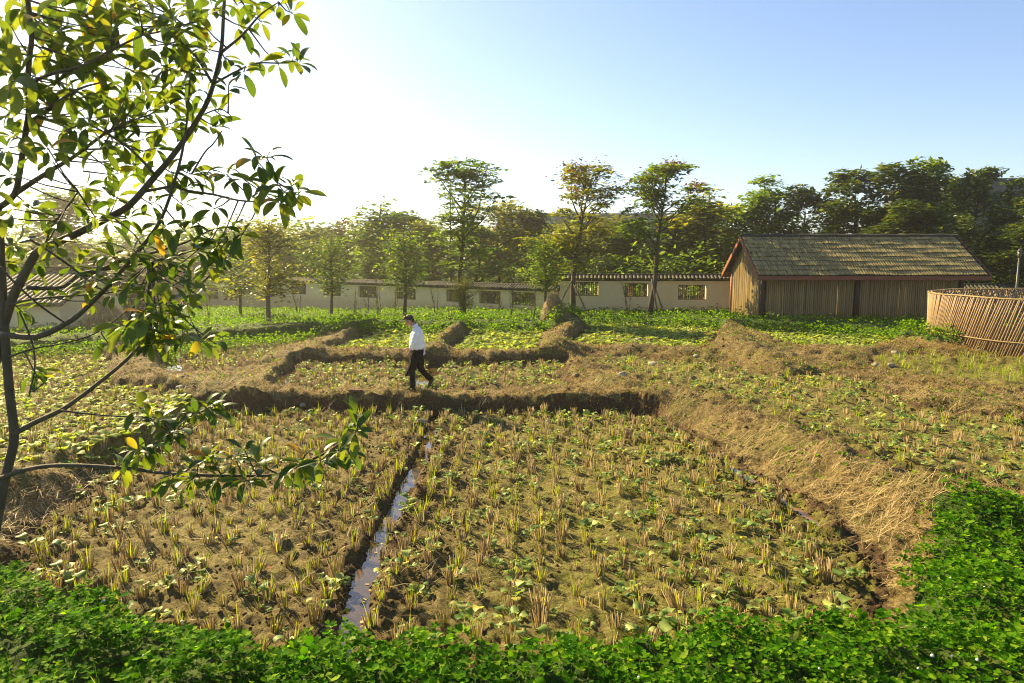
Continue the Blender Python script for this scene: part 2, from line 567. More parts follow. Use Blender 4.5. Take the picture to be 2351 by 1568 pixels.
CHANNELS = [(CHAN, 0.075, 0.11), (RFOOT, 0.05, 0.06), (BLEFT, 0.14, 0.06), (BMID, 0.2, 0.06), (CLEFT, 0.28, 0.07)]
RIDGES = [  # crest lines of the banks: line on the photo, half width, extra height
    ([(548, 893), (600, 862), (655, 836), (720, 806), (790, 781), (858, 757)], 0.45, 0.16, 0.6),
    ([(985, 806), (1022, 782), (1062, 756)], 0.45, 0.22, 0.7),
    ([(245, 866), (290, 856), (340, 862), (430, 868), (520, 870)], 0.5, 0.14, 0.6),
    ([(1296, 832), (1345, 842), (1420, 866), (1500, 890)], 0.45, 0.16, 0.6),
    ([(700, 816), (900, 820), (1100, 821), (1290, 820)], 0.35, 0.06, 0.7),
    ([(1655, 752), (1680, 772), (1730, 795), (1810, 818), (1920, 838)], 0.7, 0.24, 0.8),
    ([(1262, 800), (1290, 775), (1325, 745)], 0.5, 0.2, 0.7),
    ([(1470, 814), (1700, 840), (1900, 846), (2040, 868), (2120, 905), (2351, 940)], 0.5, 0.08, 0.7),
    ([(448, 915), (400, 948), (330, 992), (150, 1056), (0, 1085), (-300, 1135)], 0.35, 0.12, 0.5),
    ([(1560, 893), (1700, 932), (1860, 1000), (2030, 1066), (2150, 1108)], 0.5, 0.07, 0.5)]
RIDGES = [([P(x_, y_, z_) for x_, y_ in ln], w_, h_) for ln, w_, h_, z_ in RIDGES]
MOUNDS = [(P(330, 842, 0.5), 0.9, 0.10), (P(1690, 785, 0.6), 0.9, 0.08), (P(1310, 752, 0.6), 0.8, 0.12), (P(2110, 905, .6), 1.3, 0.08), (P(2300, 930, .6), 1.3, 0.08)]


def base_h(x, y):
    b = 0.39 + 0.28 * sstep(17.5, 21.5, y) + 0.06 * sstep(23, 26, y) - 0.2 * sstep(28, 33, y)
    near = sstep(9.5, 6.0, y)
    b = b * (1 - near) + near * (0.34 + 0.05 * (6 - np.clip(y, 2, 6)))
    slope = 0.042 * sstep(6, -14, x)
    b = b - slope * np.clip(y - 28, 0, 40)
    b = np.where(y > 60, np.maximum(b, -1.1), b)
    for ln, w_, h_ in RIDGES:
        pa = np.asarray(ln)
        m = (x > pa[:, 0].min() - 2) & (x < pa[:, 0].max() + 2) & (y > pa[:, 1].min() - 2) & (y < pa[:, 1].max() + 2)
        if m.any():
            b = b.copy() if b.base is not None else b
            b[m] = b[m] + h_ * np.exp(-(pdist(ln, x[m], y[m]) / w_) ** 2)
    m = (y > 18) & (y < 36)
    if m.any():
        dv = -sdist(verge_poly, x[m], y[m])
        b[m] = b[m] + 0.26 * sstep(-0.1, 0.3, dv) * np.exp(-np.clip(dv, 0, 9) / 2.2)
    for (mx, my), r, h in MOUNDS:
        b = b + h * np.exp(-((x - mx) ** 2 + (y - my) ** 2) / r ** 2)
    return b


def fields(x, y, micro=True):
    """height, plot signed distance (nearest), index of nearest plot"""
    b = base_h(x, y)
    wob = fbm(x, y, 0.9, 4, 0.6) * 0.34
    h = b + fbm(x, y, 1.3, 3) * 0.10
    best = np.full(x.shape, 1e9)
    which = np.full(x.shape, -1)
    hb = h.copy()
    for k, (name, (lv, poly)) in enumerate(PLOTS.items()):
        pa = np.asarray(poly)
        m = (x > pa[:, 0].min() - 3) & (x < pa[:, 0].max() + 3) & (y > pa[:, 1].min() - 3) & (y < pa[:, 1].max() + 3)
        if not m.any(): continue
        xm, ym = x[m], y[m]
        sd = sdist(poly, xm, ym) + wob[m] * 0.7
        w = 0.30 + 0.0 * xm
        if name == 'A':
            w = 0.24 + 1.2 * sstep(2.6, 3.9, xm) * sstep(15.2, 12.5, ym) + 0.55 * sstep(-5.6, -6.3, xm) * sstep(12.5, 10, ym)
        if name in 'IJ': w = w + 0.5 * sstep(12, 14, ym)
        t = sstep(-0.04, 1, sd / w * 0.97)
        hn = lv + (hb[m] - lv) * t
        h[m] = np.minimum(h[m], hn)
        bb, ww = best[m], which[m]
        c = sd < bb
        bb[c] = sd[c]
        ww[c] = k
        best[m] = bb
        which[m] = ww
    ch = np.full(x.shape, 1e9)
    for line, wd_, dep in CHANNELS:
        d = pdist(line, x, y) + fbm(x, y, 2.2, 2) * 0.05
        h = h - dep * sstep(wd_ + 0.12, wd_ - 0.04, d)
        h = h + 0.035 * np.exp(-((d - wd_ - 0.2) / 0.13) ** 2) * (best < 0)
        ch = np.minimum(ch, d - wd_)
    if micro:
        inside = best < 0.05
        edge = np.exp(-np.clip(np.minimum(-best, ch), 0, 9) / 0.55)
        a = np.where(inside, 0.075 + 0.07 * edge, 0.11) * sstep(-0.02, 0.18, ch)
        rough = fbm(x, y, 3.2, 5, 0.62)
        lump = np.abs(fbm(x + 31, y + 7, 5.5, 3, 0.55))
        h = h + a * rough + np.where(inside, 0.05 + edge * 0.10, 0.07) * (0.28 - lump) * sstep(-0.02, 0.18, ch)
    return h, best, which, ch


def hgt(x, y):
    x = np.atleast_1d(np.asarray(x, float))
    y = np.atleast_1d(np.asarray(y, float))
    return fields(x, y)[0]


def h1(x, y):
    return float(hgt(x, y)[0])


def build_ground():
    nc, nr = 490, 630
    u = np.linspace(-1, 1, nc)
    yy = 2.6 * np.exp(np.linspace(0, math.log(95 / 2.6), nr))
    X = u[None, :] * (yy[:, None] * 0.86 + 3.0)
    Y = np.repeat(yy[:, None], nc, 1)
    x, y = X.ravel(), Y.ravel()
    h, sd, which, ch = fields(x, y)
    V = np.stack([x, y, h], 1)
    i = np.arange(nr - 1)[:, None] * nc + np.arange(nc - 1)[None, :]
    Fq = np.stack([i, i + 1, i + nc + 1, i + nc], -1).reshape(-1, 4)
    grass = (sdist(verge_poly, x, y) + fbm(x, y, 1.5, 2) * 0.25 < 0) | (sdist(near_poly, x, y) + fbm(x, y, 2.5, 2) * 0.12 < 0)
    soil = (sd < 0.12) & ~grass
    cls = np.where(soil, 0, np.where(grass, 2, 1))
    fc = cls[Fq[:, 0]]
    moss = np.zeros_like(x)
    nA = (which == 0) & (sd < 0)
    moss[nA] = np.clip(0.25 + 0.75 * sstep(-1.5, 1.0, x[nA]), 0, 1)
    moss[(which == 7) & (sd < 0)] = 0.8
    moss[(which == 9) & (sd < 0)] = 0.75
    moss[(which == 8) & (sd < 0)] = 0.9
    moss[np.isin(which, [3, 4, 5, 6]) & (sd < 0)] = 0.7
    edge = np.clip(np.exp(-np.clip(np.minimum(-sd, ch), 0, 9) / 0.6) * 1.15 + 0.3 * fbm(x, y, 1.5, 3), 0, 1)
    colr = np.stack([moss, edge, np.zeros_like(x), np.ones_like(x)], 1).astype(np.float32)
    for k, (nm, mt) in enumerate((('paddy_field', 'soil'), ('earth_bund', 'bund'), ('grass_bank', 'turf'))):
        F = Fq[fc == k]
        used, inv = np.unique(F, return_inverse=True)
        me = mesh_np(nm, V[used], inv.reshape(F.shape), smooth=True)
        a = me.attributes.new('soil', 'FLOAT_COLOR', 'POINT')
        a.data.foreach_set('color', colr[used].ravel())
        tag(link(nm, me, M[mt]), kind='structure')
    # far ground reaching the horizon, below the detailed sheet
    S = 3000
    me = mesh_np('far_ground', [(-S, -S, -1.9), (S, -S, -1.9), (S, S, -1.9), (-S, S, -1.9)], [(0, 1, 2, 3)])
    tag(link('far_ground', me, M['turf']), kind='structure')


build_ground()


def ribbon(name, line, w, z, mt='water'):
    V, F = [], []
    n = 40
    pts = np.asarray(line)
    seg = np.concatenate([[0], np.cumsum(np.hypot(*np.diff(pts, axis=0).T))])
    s = np.linspace(0, seg[-1], n)
    px, py = np.interp(s, seg, pts[:, 0]), np.interp(s, seg, pts[:, 1])
    tx, ty = np.gradient(px), np.gradient(py)
    l = np.hypot(tx, ty)
    nx, ny = -ty / l, tx / l
    for i in range(n):
        V += [(px[i] - nx[i] * w, py[i] - ny[i] * w, z), (px[i] + nx[i] * w, py[i] + ny[i] * w, z)]
        if i: F.append((2 * i - 2, 2 * i - 1, 2 * i + 1, 2 * i))
    return tag(link(name, mesh_np(name, V, F), M[mt]), kind='structure')


ribbon('ditch_water', CHAN, 0.30, -0.045)
ribbon('seep_water', RFOOT, 0.13, -0.035, 'amber')
ribbon('ditch_water', BLEFT, 0.3, 0.275)
ribbon('ditch_water', BMID, 0.36, 0.275)
ribbon('ditch_water', CLEFT, 0.42, 0.285)


# ================================================================== PLANT TEMPLATES
def blade(L, w, lean, bend, seg=3):
    """grass blade along z, leaning to +x"""
    V, F = [], []
    a, p = lean, np.array([0., 0., 0.])
    for i in range(seg + 1):
        ww = w * (1 - i / seg) ** 0.7
        if i < seg:
            V += [p + [0, -ww / 2, 0], p + [0, ww / 2, 0]]
        else:
            V.append(p.copy())
        p = p + np.array([math.sin(a), 0, math.cos(a)]) * L / seg
        a += bend / seg
    for i in range(seg - 1):
        F += [(2 * i, 2 * i + 1, 2 * i + 3), (2 * i, 2 * i + 3, 2 * i + 2)]
    F.append((2 * seg - 2, 2 * seg - 1, 2 * seg))
    return np.array(V), np.array(F)


def leaf(L, Wd, el, droop, fold=0.25, pet=0.3, n=5, wav=0.0, peak=0.55):
    """broad leaf growing to +x from the origin: petiole then blade"""
    V, F = [], []
    a, p = el, np.array([0., 0., 0.])
    pl = L * pet
    pw = Wd * 0.05
    if pet > 0:
        V += [p + [0, -pw, 0], p + [0, pw, 0]]
        p = p + np.array([math.cos(a), 0, math.sin(a)]) * pl
        V += [p + [0, -pw, 0], p + [0, pw, 0]]
        F += [(0, 2, 1), (1, 2, 3)]
    o = len(V)
    bl = L - pl
    for i in range(n + 1):
        t = i / n
        s = (t / peak) if t < peak else (1 - t) / (1 - peak)
        wd_ = Wd / 2 * (math.sin(math.pi / 2 * min(max(s, 0), 1)) ** 0.75) + 0.0005
        up = wd_ * fold
        z = wav * math.sin(t * 9) * Wd * 0.5
        nx, nz = -math.sin(a), math.cos(a)
        V += [p + [nx * (up + z), -wd_, nz * (up + z)], p, p + [nx * (up - z), wd_, nz * (up - z)]]
        p = p + np.array([math.cos(a), 0, math.sin(a)]) * bl / n
        a -= droop / n
    for i in range(n):
        q = o + 3 * i
        for c in (0, 1):
            F += [(q + c, q + c + 3, q + c + 1), (q + c + 1, q + c + 3, q + c + 4)]
    return np.array(V), np.array(F)


def rot_of(yaw, tilt=0.0, spin=0.0):
    return rotm(np.array([yaw]), np.array([tilt]), np.array([spin]))[0]


def merge(parts):
    V, F, o = [], [], 0
    for v, f in parts:
        V.append(v)
        F.append(np.asarray(f) + o)
        o += len(v)
    return np.concatenate(V), np.concatenate(F)


def stalk(L, r, lean, az, base):
    a = np.array([math.sin(lean) * math.cos(az), math.sin(lean) * math.sin(az), math.cos(lean)])
    V = []
    for s, rr in ((0, r), (1, r * 0.8)):
        for k in range(3):
            b = 2.094 * k + az
            V.append(base + a * L * s + np.array([math.cos(b), math.sin(b), 0]) * rr)
    return np.array(V), np.array([(0, 1, 4), (0, 4, 3), (1, 2, 5), (1, 5, 4), (2, 0, 3), (2, 3, 5), (3, 4, 5)])


def stub_stalks(r):
    P_ = []
    n = r.integers(20, 30)
    H = r.uniform(0.15, 0.21)
    for _ in range(n):
        rad = 0.048 * math.sqrt(r.random())
        az = r.random() * 6.28
        P_.append(stalk(H * r.uniform(0.7, 1.1), 0.0042, rad * 3.2 + r.uniform(0, 0.12), az + r.normal(0, 0.4), np.array([rad * math.cos(az), rad * math.sin(az), -0.02])))
    return merge(P_)


def stub_shoots(r, n=None, h=1.0):
    P_ = []
    for _ in range(n or r.integers(5, 11)):
        v, f = blade(r.uniform(0.16, 0.34) * h, 0.010, r.uniform(0.02, 0.35), r.uniform(0.1, 0.6))
        az = r.random() * 6.28
        v = v @ rot_of(az).T + np.array([math.cos(az) * 0.028, math.sin(az) * 0.028, 0])
        P_.append((v, f))
    return merge(P_)


pr = np.random.default_rng(11)
STALK = [stub_stalks(pr) for _ in range(5)]
SHOOT = [stub_shoots(pr) for _ in range(4)] + [stub_shoots(pr, 4, 0.7), stub_shoots(pr, 14, 0.9)]
STALK_ME = [mesh_np('stalks', *s) for s in STALK]
SHOOT_ME = [mesh_np('shoots', *s) for s in SHOOT]
for m in STALK_ME: m.materials.append(M['straw'])
for m in SHOOT_ME: m.materials.append(M['shoot'])
CLEAF = [leaf(0.17, 0.085, 1.0, 2.0, 0.2, 0.42, 5, 0.10, 0.6), leaf(0.15, 0.08, 0.7, 1.2, 0.25, 0.38, 5, 0.14, 0.55), leaf(0.20, 0.09, 1.15, 2.7, 0.1, 0.45, 5, 0.08, 0.6), leaf(0.13, 0.085, 0.9, 0.9, 0.3, 0.35, 5, 0.12, 0.5)]
CLEAF_ME = [mesh_np('leaf', *s) for s in CLEAF]
for m in CLEAF_ME: m.materials.append(M['crop'])
SEED_SPEC = []
for k in range(6):
    n = 5 + k % 3
    SEED_SPEC.append([(int(pr.integers(0, 4)), 6.283 * i / n + pr.normal(0, 0.35), pr.normal(0, 0.2), pr.uniform(0.6, 1.1)) for i in range(n)])
SEED = [merge([(CLEAF[k][0] * s @ rot_of(a, t).T, CLEAF[k][1]) for k, a, t, s in spec]) for spec in SEED_SPEC]
CLEAF_LO = [leaf(0.17, 0.085, 1.0, 1.9, 0.2, 0.0, 3, 0.10, 0.7), leaf(0.15, 0.08, 0.7, 1.2, 0.25, 0.0, 3, 0.1, 0.65), leaf(0.19, 0.09, 1.1, 2.4, 0.1, 0.0, 3, 0.08, 0.7), leaf(0.13, 0.085, 0.9, 0.9, 0.3, 0.0, 3, 0.1, 0.6)]
SEED_LO = [merge([(CLEAF_LO[k][0] * s @ rot_of(a, t).T, CLEAF_LO[k][1]) for k, a, t, s in spec]) for spec in SEED_SPEC]
SEED_ME = [mesh_np('seedling', *s) for s in SEED]
for m in SEED_ME: m.materials.append(M['crop'])


def pts_in(name, step_x, step_y, jit, keep=1.0, margin=0.1, seed=0, skew=0.0):
    r = np.random.default_rng(seed + 100)
    lv, poly = PLOTS[name]
    pa = np.asarray(poly)
    gx = np.arange(pa[:, 0].min(), pa[:, 0].max(), step_x)
    gy = np.arange(pa[:, 1].min(), pa[:, 1].max(), step_y)
    X, Y = np.meshgrid(gx, gy)
    X = X + skew * (Y - Y.min())
    x = X.ravel() + r.normal(0, jit, X.size)
    y = Y.ravel() + r.normal(0, jit, X.size)
    m = (sdist(poly, x, y) < -margin) & (r.random(x.size) < keep) & (np.abs(x) < y * 0.85 + 1.5)
    x, y = x[m], y[m]
    h, sd, wh, ch = fields(x, y)
    ok = ch > 0.03
    return np.stack([x, y, h], 1)[ok]


# ---------------------------------------------------------------- rice stubble
allst = np.concatenate([pts_in('A', 0.31, 0.32, 0.035, 0.9, 0.12, 1, 0.012)])
others = [pts_in('B', 0.33, 0.34, 0.05, 0.75, 0.1, 2), pts_in('C', 0.30, 0.32, 0.05, 0.9, 0.2, 3), pts_in('K', 0.32, 0.34, 0.05, 0.88, 0.15, 4), pts_in('I', 0.36, 0.38, 0.08, 0.65, 0.2, 5), pts_in('F', 0.7, 0.7, .15, .5, .2, 6)]
d = np.hypot(allst[:, 0], allst[:, 1])
order = np.argsort(d)
near_st, far_st = allst[order[:300]], allst[order[300:]]
r_ = np.random.default_rng(21)


def whereabouts(p):
    if abs(p[0] + 1.62) < 0.42: side, at = ('left' if p[0] < -1.62 else 'right'), 'on the %s lip of the water ditch'
    elif p[1] < 6.9: side, at = ('left' if p[0] < -1.62 else 'right'), 'next to the clover edge, %s of the ditch'
    elif p[0] > 2.7: side, at = '', 'along the foot of the straw covered right bank'
    elif p[0] < -5.0: side, at = '', 'along the left edge of the front plot'
    elif p[1] > 9.2: side, at = ('left' if p[0] < -1.62 else 'right'), 'in the middle rows %s of the ditch'
    else: side, at = ('left' if p[0] < -1.62 else 'right'), 'in the nearer rows %s of the ditch'
    return at % side if side else at

for i, p in enumerate(near_st):
    e = empty('stubble_clump', p, r_.random() * 6.28)
    e.rotation_euler = (r_.normal(0, 0.10), r_.normal(0, 0.10), r_.random() * 6.28)
    s = r_.uniform(0.72, 1.25)
    e.scale = (s * r_.uniform(0.8, 1.15), s * r_.uniform(0.8, 1.15), s * r_.uniform(0.75, 1.15))
    q = r_.random()
    kind = 'tall green shoots' if q < 0.6 else ('a few green blades' if q < 0.72 else ('thick green regrowth' if q < 0.9 else 'no green'))
    tag(e, 'stubble clump with %s %s' % (kind, whereabouts(p)), 'stubble clump', 'stubble clumps of the front plot')
    link('stalk_bundle', STALK_ME[r_.integers(0, 5)], None, e)
    if q < 0.9:
        link('green_shoot', SHOOT_ME[r_.integers(0, 4) if q < 0.6 else (4 if q < 0.72 else 5)], None, e)


def stuff(name, label, cat, V, F, mat, smooth=False):
    o = link(name, mesh_np(name, V, F, smooth), mat)
    return tag(o, label, cat, kind='stuff')


fs = np.concatenate([far_st] + others)
n = len(fs)
sc_ = r_.uniform(0.75, 1.2, n)
sc_[len(far_st):] *= 0.9
R = rotm(r_.random(n) * 6.28, r_.normal(0, 0.08, n), r_.random(n) * 6.28)
V1, F1 = scatter(STALK, r_.integers(0, 5, n), fs, R, sc_)
stuff('stubble_rows', 'rows of cut straw stubble running across the farther plots', 'stubble', V1, F1, M['straw'])
has = r_.random(n) < 0.75
has[len(far_st):] &= r_.random(n - len(far_st)) < 0.55
V1, F1 = scatter(SHOOT, r_.integers(0, 6, n)[has], fs[has], R[has], sc_[has])
stuff('regrowth_shoots', 'thin yellow-green regrowth sprouting from the farther stubble rows', 'shoots', V1, F1, M['shoot'])

# ---------------------------------------------------------------- leafy seedlings
sa = np.concatenate([pts_in('A', 0.36, 0.38, 0.12, 0.75, 0.04, 31), pts_in('A', 0.42, 0.42, 0.16, 0.6, 0.0, 39)])
# the strip along the clover and the right half carry more of them
rim = np.exp(-np.clip(-sdist(PLOTS['A'][1], sa[:, 0], sa[:, 1]), 0, 9) / 0.7)
keep = (r_.random(len(sa)) < np.where(sa[:, 0] > -1.6, 0.75, 0.32) + 0.6 * rim)
sa = sa[keep]
order = np.argsort(np.hypot(sa[:, 0], sa[:, 1]))
near_se, far_se = sa[order[:300]], sa[order[300:]]
for i, p in enumerate(near_se):
    s = 0.5 + 0.9 * r_.random() ** 1.6 + (0.1 if p[1] < 7 else 0.0)
    k = int(r_.integers(0, 6))
    lab = '%s leafy seedling with %d pale leaves %s' % ('tiny' if s < 0.75 else ('small' if s < 1.0 else 'large'), len(SEED_SPEC[k]), whereabouts(p))
    grp = 'leafy seedlings of the front plot'
    if i < 130:
        e = empty('leafy_seedling', p, r_.random() * 6.28)
        e.scale = (s, s, s)
        for q, a, t, ss in SEED_SPEC[k]:
            o = link('leaf', CLEAF_ME[q], None, e)
            o.rotation_euler = (t, r_.normal(0, 0.15), a)
            o.scale = (ss, ss, ss)
    else:
        e = link('leafy_seedling', SEED_ME[k], None, None, p)
        e.rotation_euler = (0, 0, r_.random() * 6.28)
        e.scale = (s, s, s * 0.9)
    tag(e, lab, 'seedling', grp)
fp = np.concatenate([far_se, pts_in('I', 0.34, 0.35, 0.11, 0.85, 0.1, 33), pts_in('B', 0.30, 0.30, 0.08, 0.95, 0.05, 34), pts_in('C', 0.5, 0.5, 0.15, 0.35, 0.2, 35), pts_in('C', .4, .4, .1, .9, .1, 36)[-120:]])
n = len(fp)
V1, F1 = scatter(SEED, r_.integers(0, 6, n), fp, rotm(r_.random(n) * 6.28, r_.normal(0, 0.1, n), r_.random(n)), r_.uniform(0.6, 1.35, n))
stuff('far_seedlings', 'scattered leafy seedlings on the farther plots', 'seedlings', V1, F1, M['crop'])
gp = np.concatenate([pts_in('D', 0.22, 0.23, 0.07, 0.97, 0.05, 41), pts_in('E', 0.22, 0.23, 0.07, 0.97, 0.05, 42), pts_in('F', 0.27, 0.26, 0.09, 0.9, 0.1, 43), pts_in('H', 0.22, 0.23, 0.08, 0.97, 0.05, 44), pts_in('K', 0.25, 0.25, 0.08, 0.92, 0.05, 45)])
n = len(gp)
V1, F1 = scatter(SEED_LO, r_.integers(0, 6, n), gp, rotm(r_.random(n) * 6.28, r_.normal(0, 0.1, n), r_.random(n)), r_.uniform(1.0, 1.8, n) * np.where(gp[:, 0] < -7.5, 0.72, 1.0))
stuff('leafy_crop', 'dense pale green leafy crop filling the small plots in front of the wall', 'crop', V1, F1, M['cropb'])
rp = np.concatenate([pts_in('J', 0.33, 0.33, 0.12, 0.75, 0.1, 51), pts_in('F', 0.5, 0.5, 0.15, 0.5, 0.1, 52), pts_in('I', 0.8, 0.8, 0.2, 0.45, 0.1, 53), pts_in('B', .8, .8, .2, .3, .1, 54)])
n = len(rp)
V1, F1 = scatter(SHOOT, r_.integers(0, 6, n), rp, rotm(r_.random(n) * 6.28, r_.normal(0, 0.1, n), r_.random(n)), r_.uniform(0.7, 1.35, n))
stuff('grass_tufts', 'bright green grass tufts on the right hand plots', 'grass', V1, F1, M['shoot'])

# ---------------------------------------------------------------- clover in the foreground
def leaflet(L, w, el, fold):
    """small heart shaped leaflet: 6 points, 4 triangles"""
    v = np.array([[0.03, 0, 0], [0.5, -0.5 * w, fold], [0.95, -0.36 * w, fold * 0.8], [0.9, 0, 0], [0.95, 0.36 * w, fold * 0.8], [0.5, 0.5 * w, fold]]) * L
    c, s = math.cos(el), math.sin(el)
    v = np.stack([v[:, 0] * c - v[:, 2] * s, v[:, 1], v[:, 0] * s + v[:, 2] * c], 1)
    return v, np.array([(0, 1, 2), (0, 2, 3), (0, 3, 4), (0, 4, 5)])


def trefoil(r, L, w, k=3, el0=-0.15, el1=0.35):
    el = r.uniform(el0, el1)
    P_ = []
    for i in range(k):
        v, f = leaflet(L, w, el + r.normal(0, 0.08), 0.10)
        P_.append((v @ rot_of(6.283 / k * i + r.normal(0, 0.12)).T, f))
    return merge(P_)


def clover(r):
    return trefoil(r, 0.044, 0.95)


CLV = [clover(pr) for _ in range(6)]


def in_near(n, seed):
    r = np.random.default_rng(seed)
    x = r.uniform(-10.5, 15, n)
    y = r.uniform(3.6, 11.8, n)
    m = (np.abs(x) < y * 0.80 + 1.3 + 2.0 * (x > 0)) & (sdist(near_poly, x, y) + fbm(x, y, 2.2, 3) * 0.5 < 0.10)
    return x[m], y[m]


x, y = in_near(126000, 61)
n = len(x)
cl = fbm(x, y, 2.2, 3)
kp = r_.random(n) < 0.82 + 0.6 * cl
x, y, cl = x[kp], y[kp], cl[kp]
n = len(x)
zz = hgt(x, y) + (0.07 + 0.10 * r_.random(n) ** 1.5) * np.clip(1 + 2.2 * cl, 0.3, 3)
pos = np.stack([x, y, zz], 1)
size = r_.uniform(0.55, 1.25, n)
size[r_.random(n) < 0.06] *= 1.5
V1, F1 = scatter(CLV, r_.integers(0, 6, n), pos, rotm(r_.random(n) * 6.28, np.abs(r_.normal(0.2, 0.3, n)), r_.random(n) * 6.28), size)
stuff('clover_carpet', 'thick bright green clover carpet along the front of the plots', 'clover', V1, F1, M['clover'])
x, y = in_near(9000, 62)
n = len(x)
GB = [blade(0.22, 0.006, 0.15, 0.6), blade(0.18, 0.005, 0.4, 0.7), blade(0.15, 0.006, 0.05, 0.3)]
V1, F1 = scatter(GB, r_.integers(0, 3, n), np.stack([x, y, hgt(x, y)], 1), rotm(r_.random(n) * 6.28, r_.normal(0, 0.15, n), r_.random(n)), r_.uniform(0.6, 1.2, n))
stuff('clover_grass', 'fine grass blades standing among the clover', 'grass', V1, F1, M['clover'])

x, y = in_near(520, 63)
k_ = (x > 2.0) | (r_.random(len(x)) < 0.25)
x, y = x[k_], y[k_]
n = len(x)
bmf = bmesh.new()
bmesh.ops.create_icosphere(bmf, subdivisions=1, radius=0.011)
FL = (np.array([list(v.co) for v in bmf.verts]), np.array([[v.index for v in f.verts] for f in bmf.faces]))
bmf.free()
V1, F1 = scatter([FL], np.zeros(n, int), np.stack([x, y, hgt(x, y) + r_.uniform(0.13, 0.22, n)], 1), rotm(r_.random(n), r_.random(n), r_.random(n)), r_.uniform(0.7, 1.3, n))
stuff('clover_flowers', 'small white flower heads dotted over the clover', 'flowers', V1, F1, M['flower'])

# ---------------------------------------------------------------- verge behind the plots
def in_verge(n, seed):
    r = np.random.default_rng(seed)
    y = 17 + (58 - 17) * r.random(n) ** 1.15
    x = r.uniform(-1, 1, n) * (y * 0.82 + 2)
    m = sdist(verge_poly, x, y) + fbm(x, y, 1.5, 2) * 0.25 < 0.12
    return x[m], y[m]


VL = [trefoil(pr, 0.085, 0.85, 2, 0.2, 0.9), trefoil(pr, 0.08, 0.8, 2, 0.0, 0.5), trefoil(pr, 0.075, 0.9, 3, 0.3, 0.8)]
x, y = in_verge(80000, 71)
x2, y2 = in_verge(170000, 72)
k2 = -sdist(verge_poly, x2, y2) < 0.75 - 0.5 * fbm(x2, y2, 1.5, 2)
x, y = np.concatenate([x, x2[k2]]), np.concatenate([y, y2[k2]])
n = len(x)
near_edge = np.exp(-np.clip(-sdist(verge_poly, x, y), 0, 9) / 0.7)
kp = r_.random(n) < 0.62 + 0.6 * near_edge
x, y, near_edge = x[kp], y[kp], near_edge[kp]
n = len(x)
cl = fbm(x, y, 1.1, 3)
zz = hgt(x, y) + (0.05 + 0.20 * r_.random(n)) * (0.75 + cl + 1.3 * near_edge)
pos = np.stack([x, y, zz], 1)
V1, F1 = scatter(VL, r_.integers(0, 3, n), pos, rotm(r_.random(n) * 6.28, r_.normal(0, 0.35, n), r_.random(n) * 6.28), r_.uniform(0.7, 1.3, n) * (0.68 + 0.010 * y))
stuff('clover_verge', 'sunlit green clover verge between the plots and the wall', 'ground cover', V1, F1, M['verge'])

# ---------------------------------------------------------------- dry grass on the bunds
r = np.random.default_rng(81)
n0 = 420000
y = 6.5 * np.exp(r.random(n0) * math.log(34 / 6.5))
x = r.uniform(-1, 1, n0) * (y * 0.8 + 1)
h, sd, wh, ch = fields(x, y, False)
m = (sd > 0.04) & (sd < 1.8) & (sdist(verge_poly, x, y) > -0.1) & (sdist(near_poly, x, y) > 0.05) & (ch > 0.05)
x, y, sd = x[m], y[m], sd[m]
strawy = fbm(x, y, 0.8, 3) + 0.22 * sstep(0.10, 0.4, sd) - 0.25 * ((x > 3) & (y < 15))
m = r.random(len(x)) < np.clip(0.20 + 1.0 * strawy + 0.22 * np.exp(-((sd - 0.22) / 0.13) ** 2), 0.02, 1)
x, y = x[m], y[m]
h = hgt(x, y)
n = len(x)

DG = [blade(0.15, 0.007, 0.5, 1.5, 2), blade(0.12, 0.007, 0.9, 1.3, 2), blade(0.20, 0.006, 0.7, 1.7, 2), blade(0.10, 0.008, 0.2, 0.8, 2)]
e = 0.12
gx = hgt(x + e, y) - hgt(x - e, y)
gy = hgt(x, y + e) - hgt(x, y - e)
yaw = np.arctan2(-gy, -gx) + r.normal(0, 0.8, n)
s3 = (r.uniform(0.35, 1.0, n) * (0.75 + 0.014 * y))[:, None] * np.stack([np.ones(n), np.clip(y / 7.0, 1.0, 4.0), np.ones(n)], 1)
V1, F1 = scatter(DG, r.integers(0, 4, n), np.stack([x, y, h - 0.01], 1), rotm(yaw, r.normal(0, 0.2, n), np.zeros(n)), s3)
stuff('dry_grass_fringe', 'dry brown grass hanging over the sides of the earth banks', 'dry grass', V1, F1, M['strawdk'])

# loose straw lying on the banks and soil
n0 = 150000
x = r.uniform(-9, 12, n0)
y = r.uniform(6, 18, n0)
h, sd, wh, ch = fields(x, y)
pr_ = np.where(sd > 0.1, np.where((x > 3) & (y < 16), 0.95, 0.35), 0.05) + np.where((x < -5.5) & (y < 12) & (sd > 0), 0.5, 0)
m = (r.random(n0) < pr_) & (sdist(near_poly, x, y) > 0.0) & (ch > 0.05) & (np.abs(x) < y * 0.8 + 1)
m &= (r.random(n0) < 0.62 + 2.0 * fbm(x, y, 1.6, 3))
x, y, h = x[m], y[m], h[m]
n = len(x)
ST = [blade(0.24, 0.009, 1.40, 0.2, 2), blade(0.16, 0.009, 1.45, 0.1, 2), blade(0.32, 0.008, 1.25, 0.55, 2)]
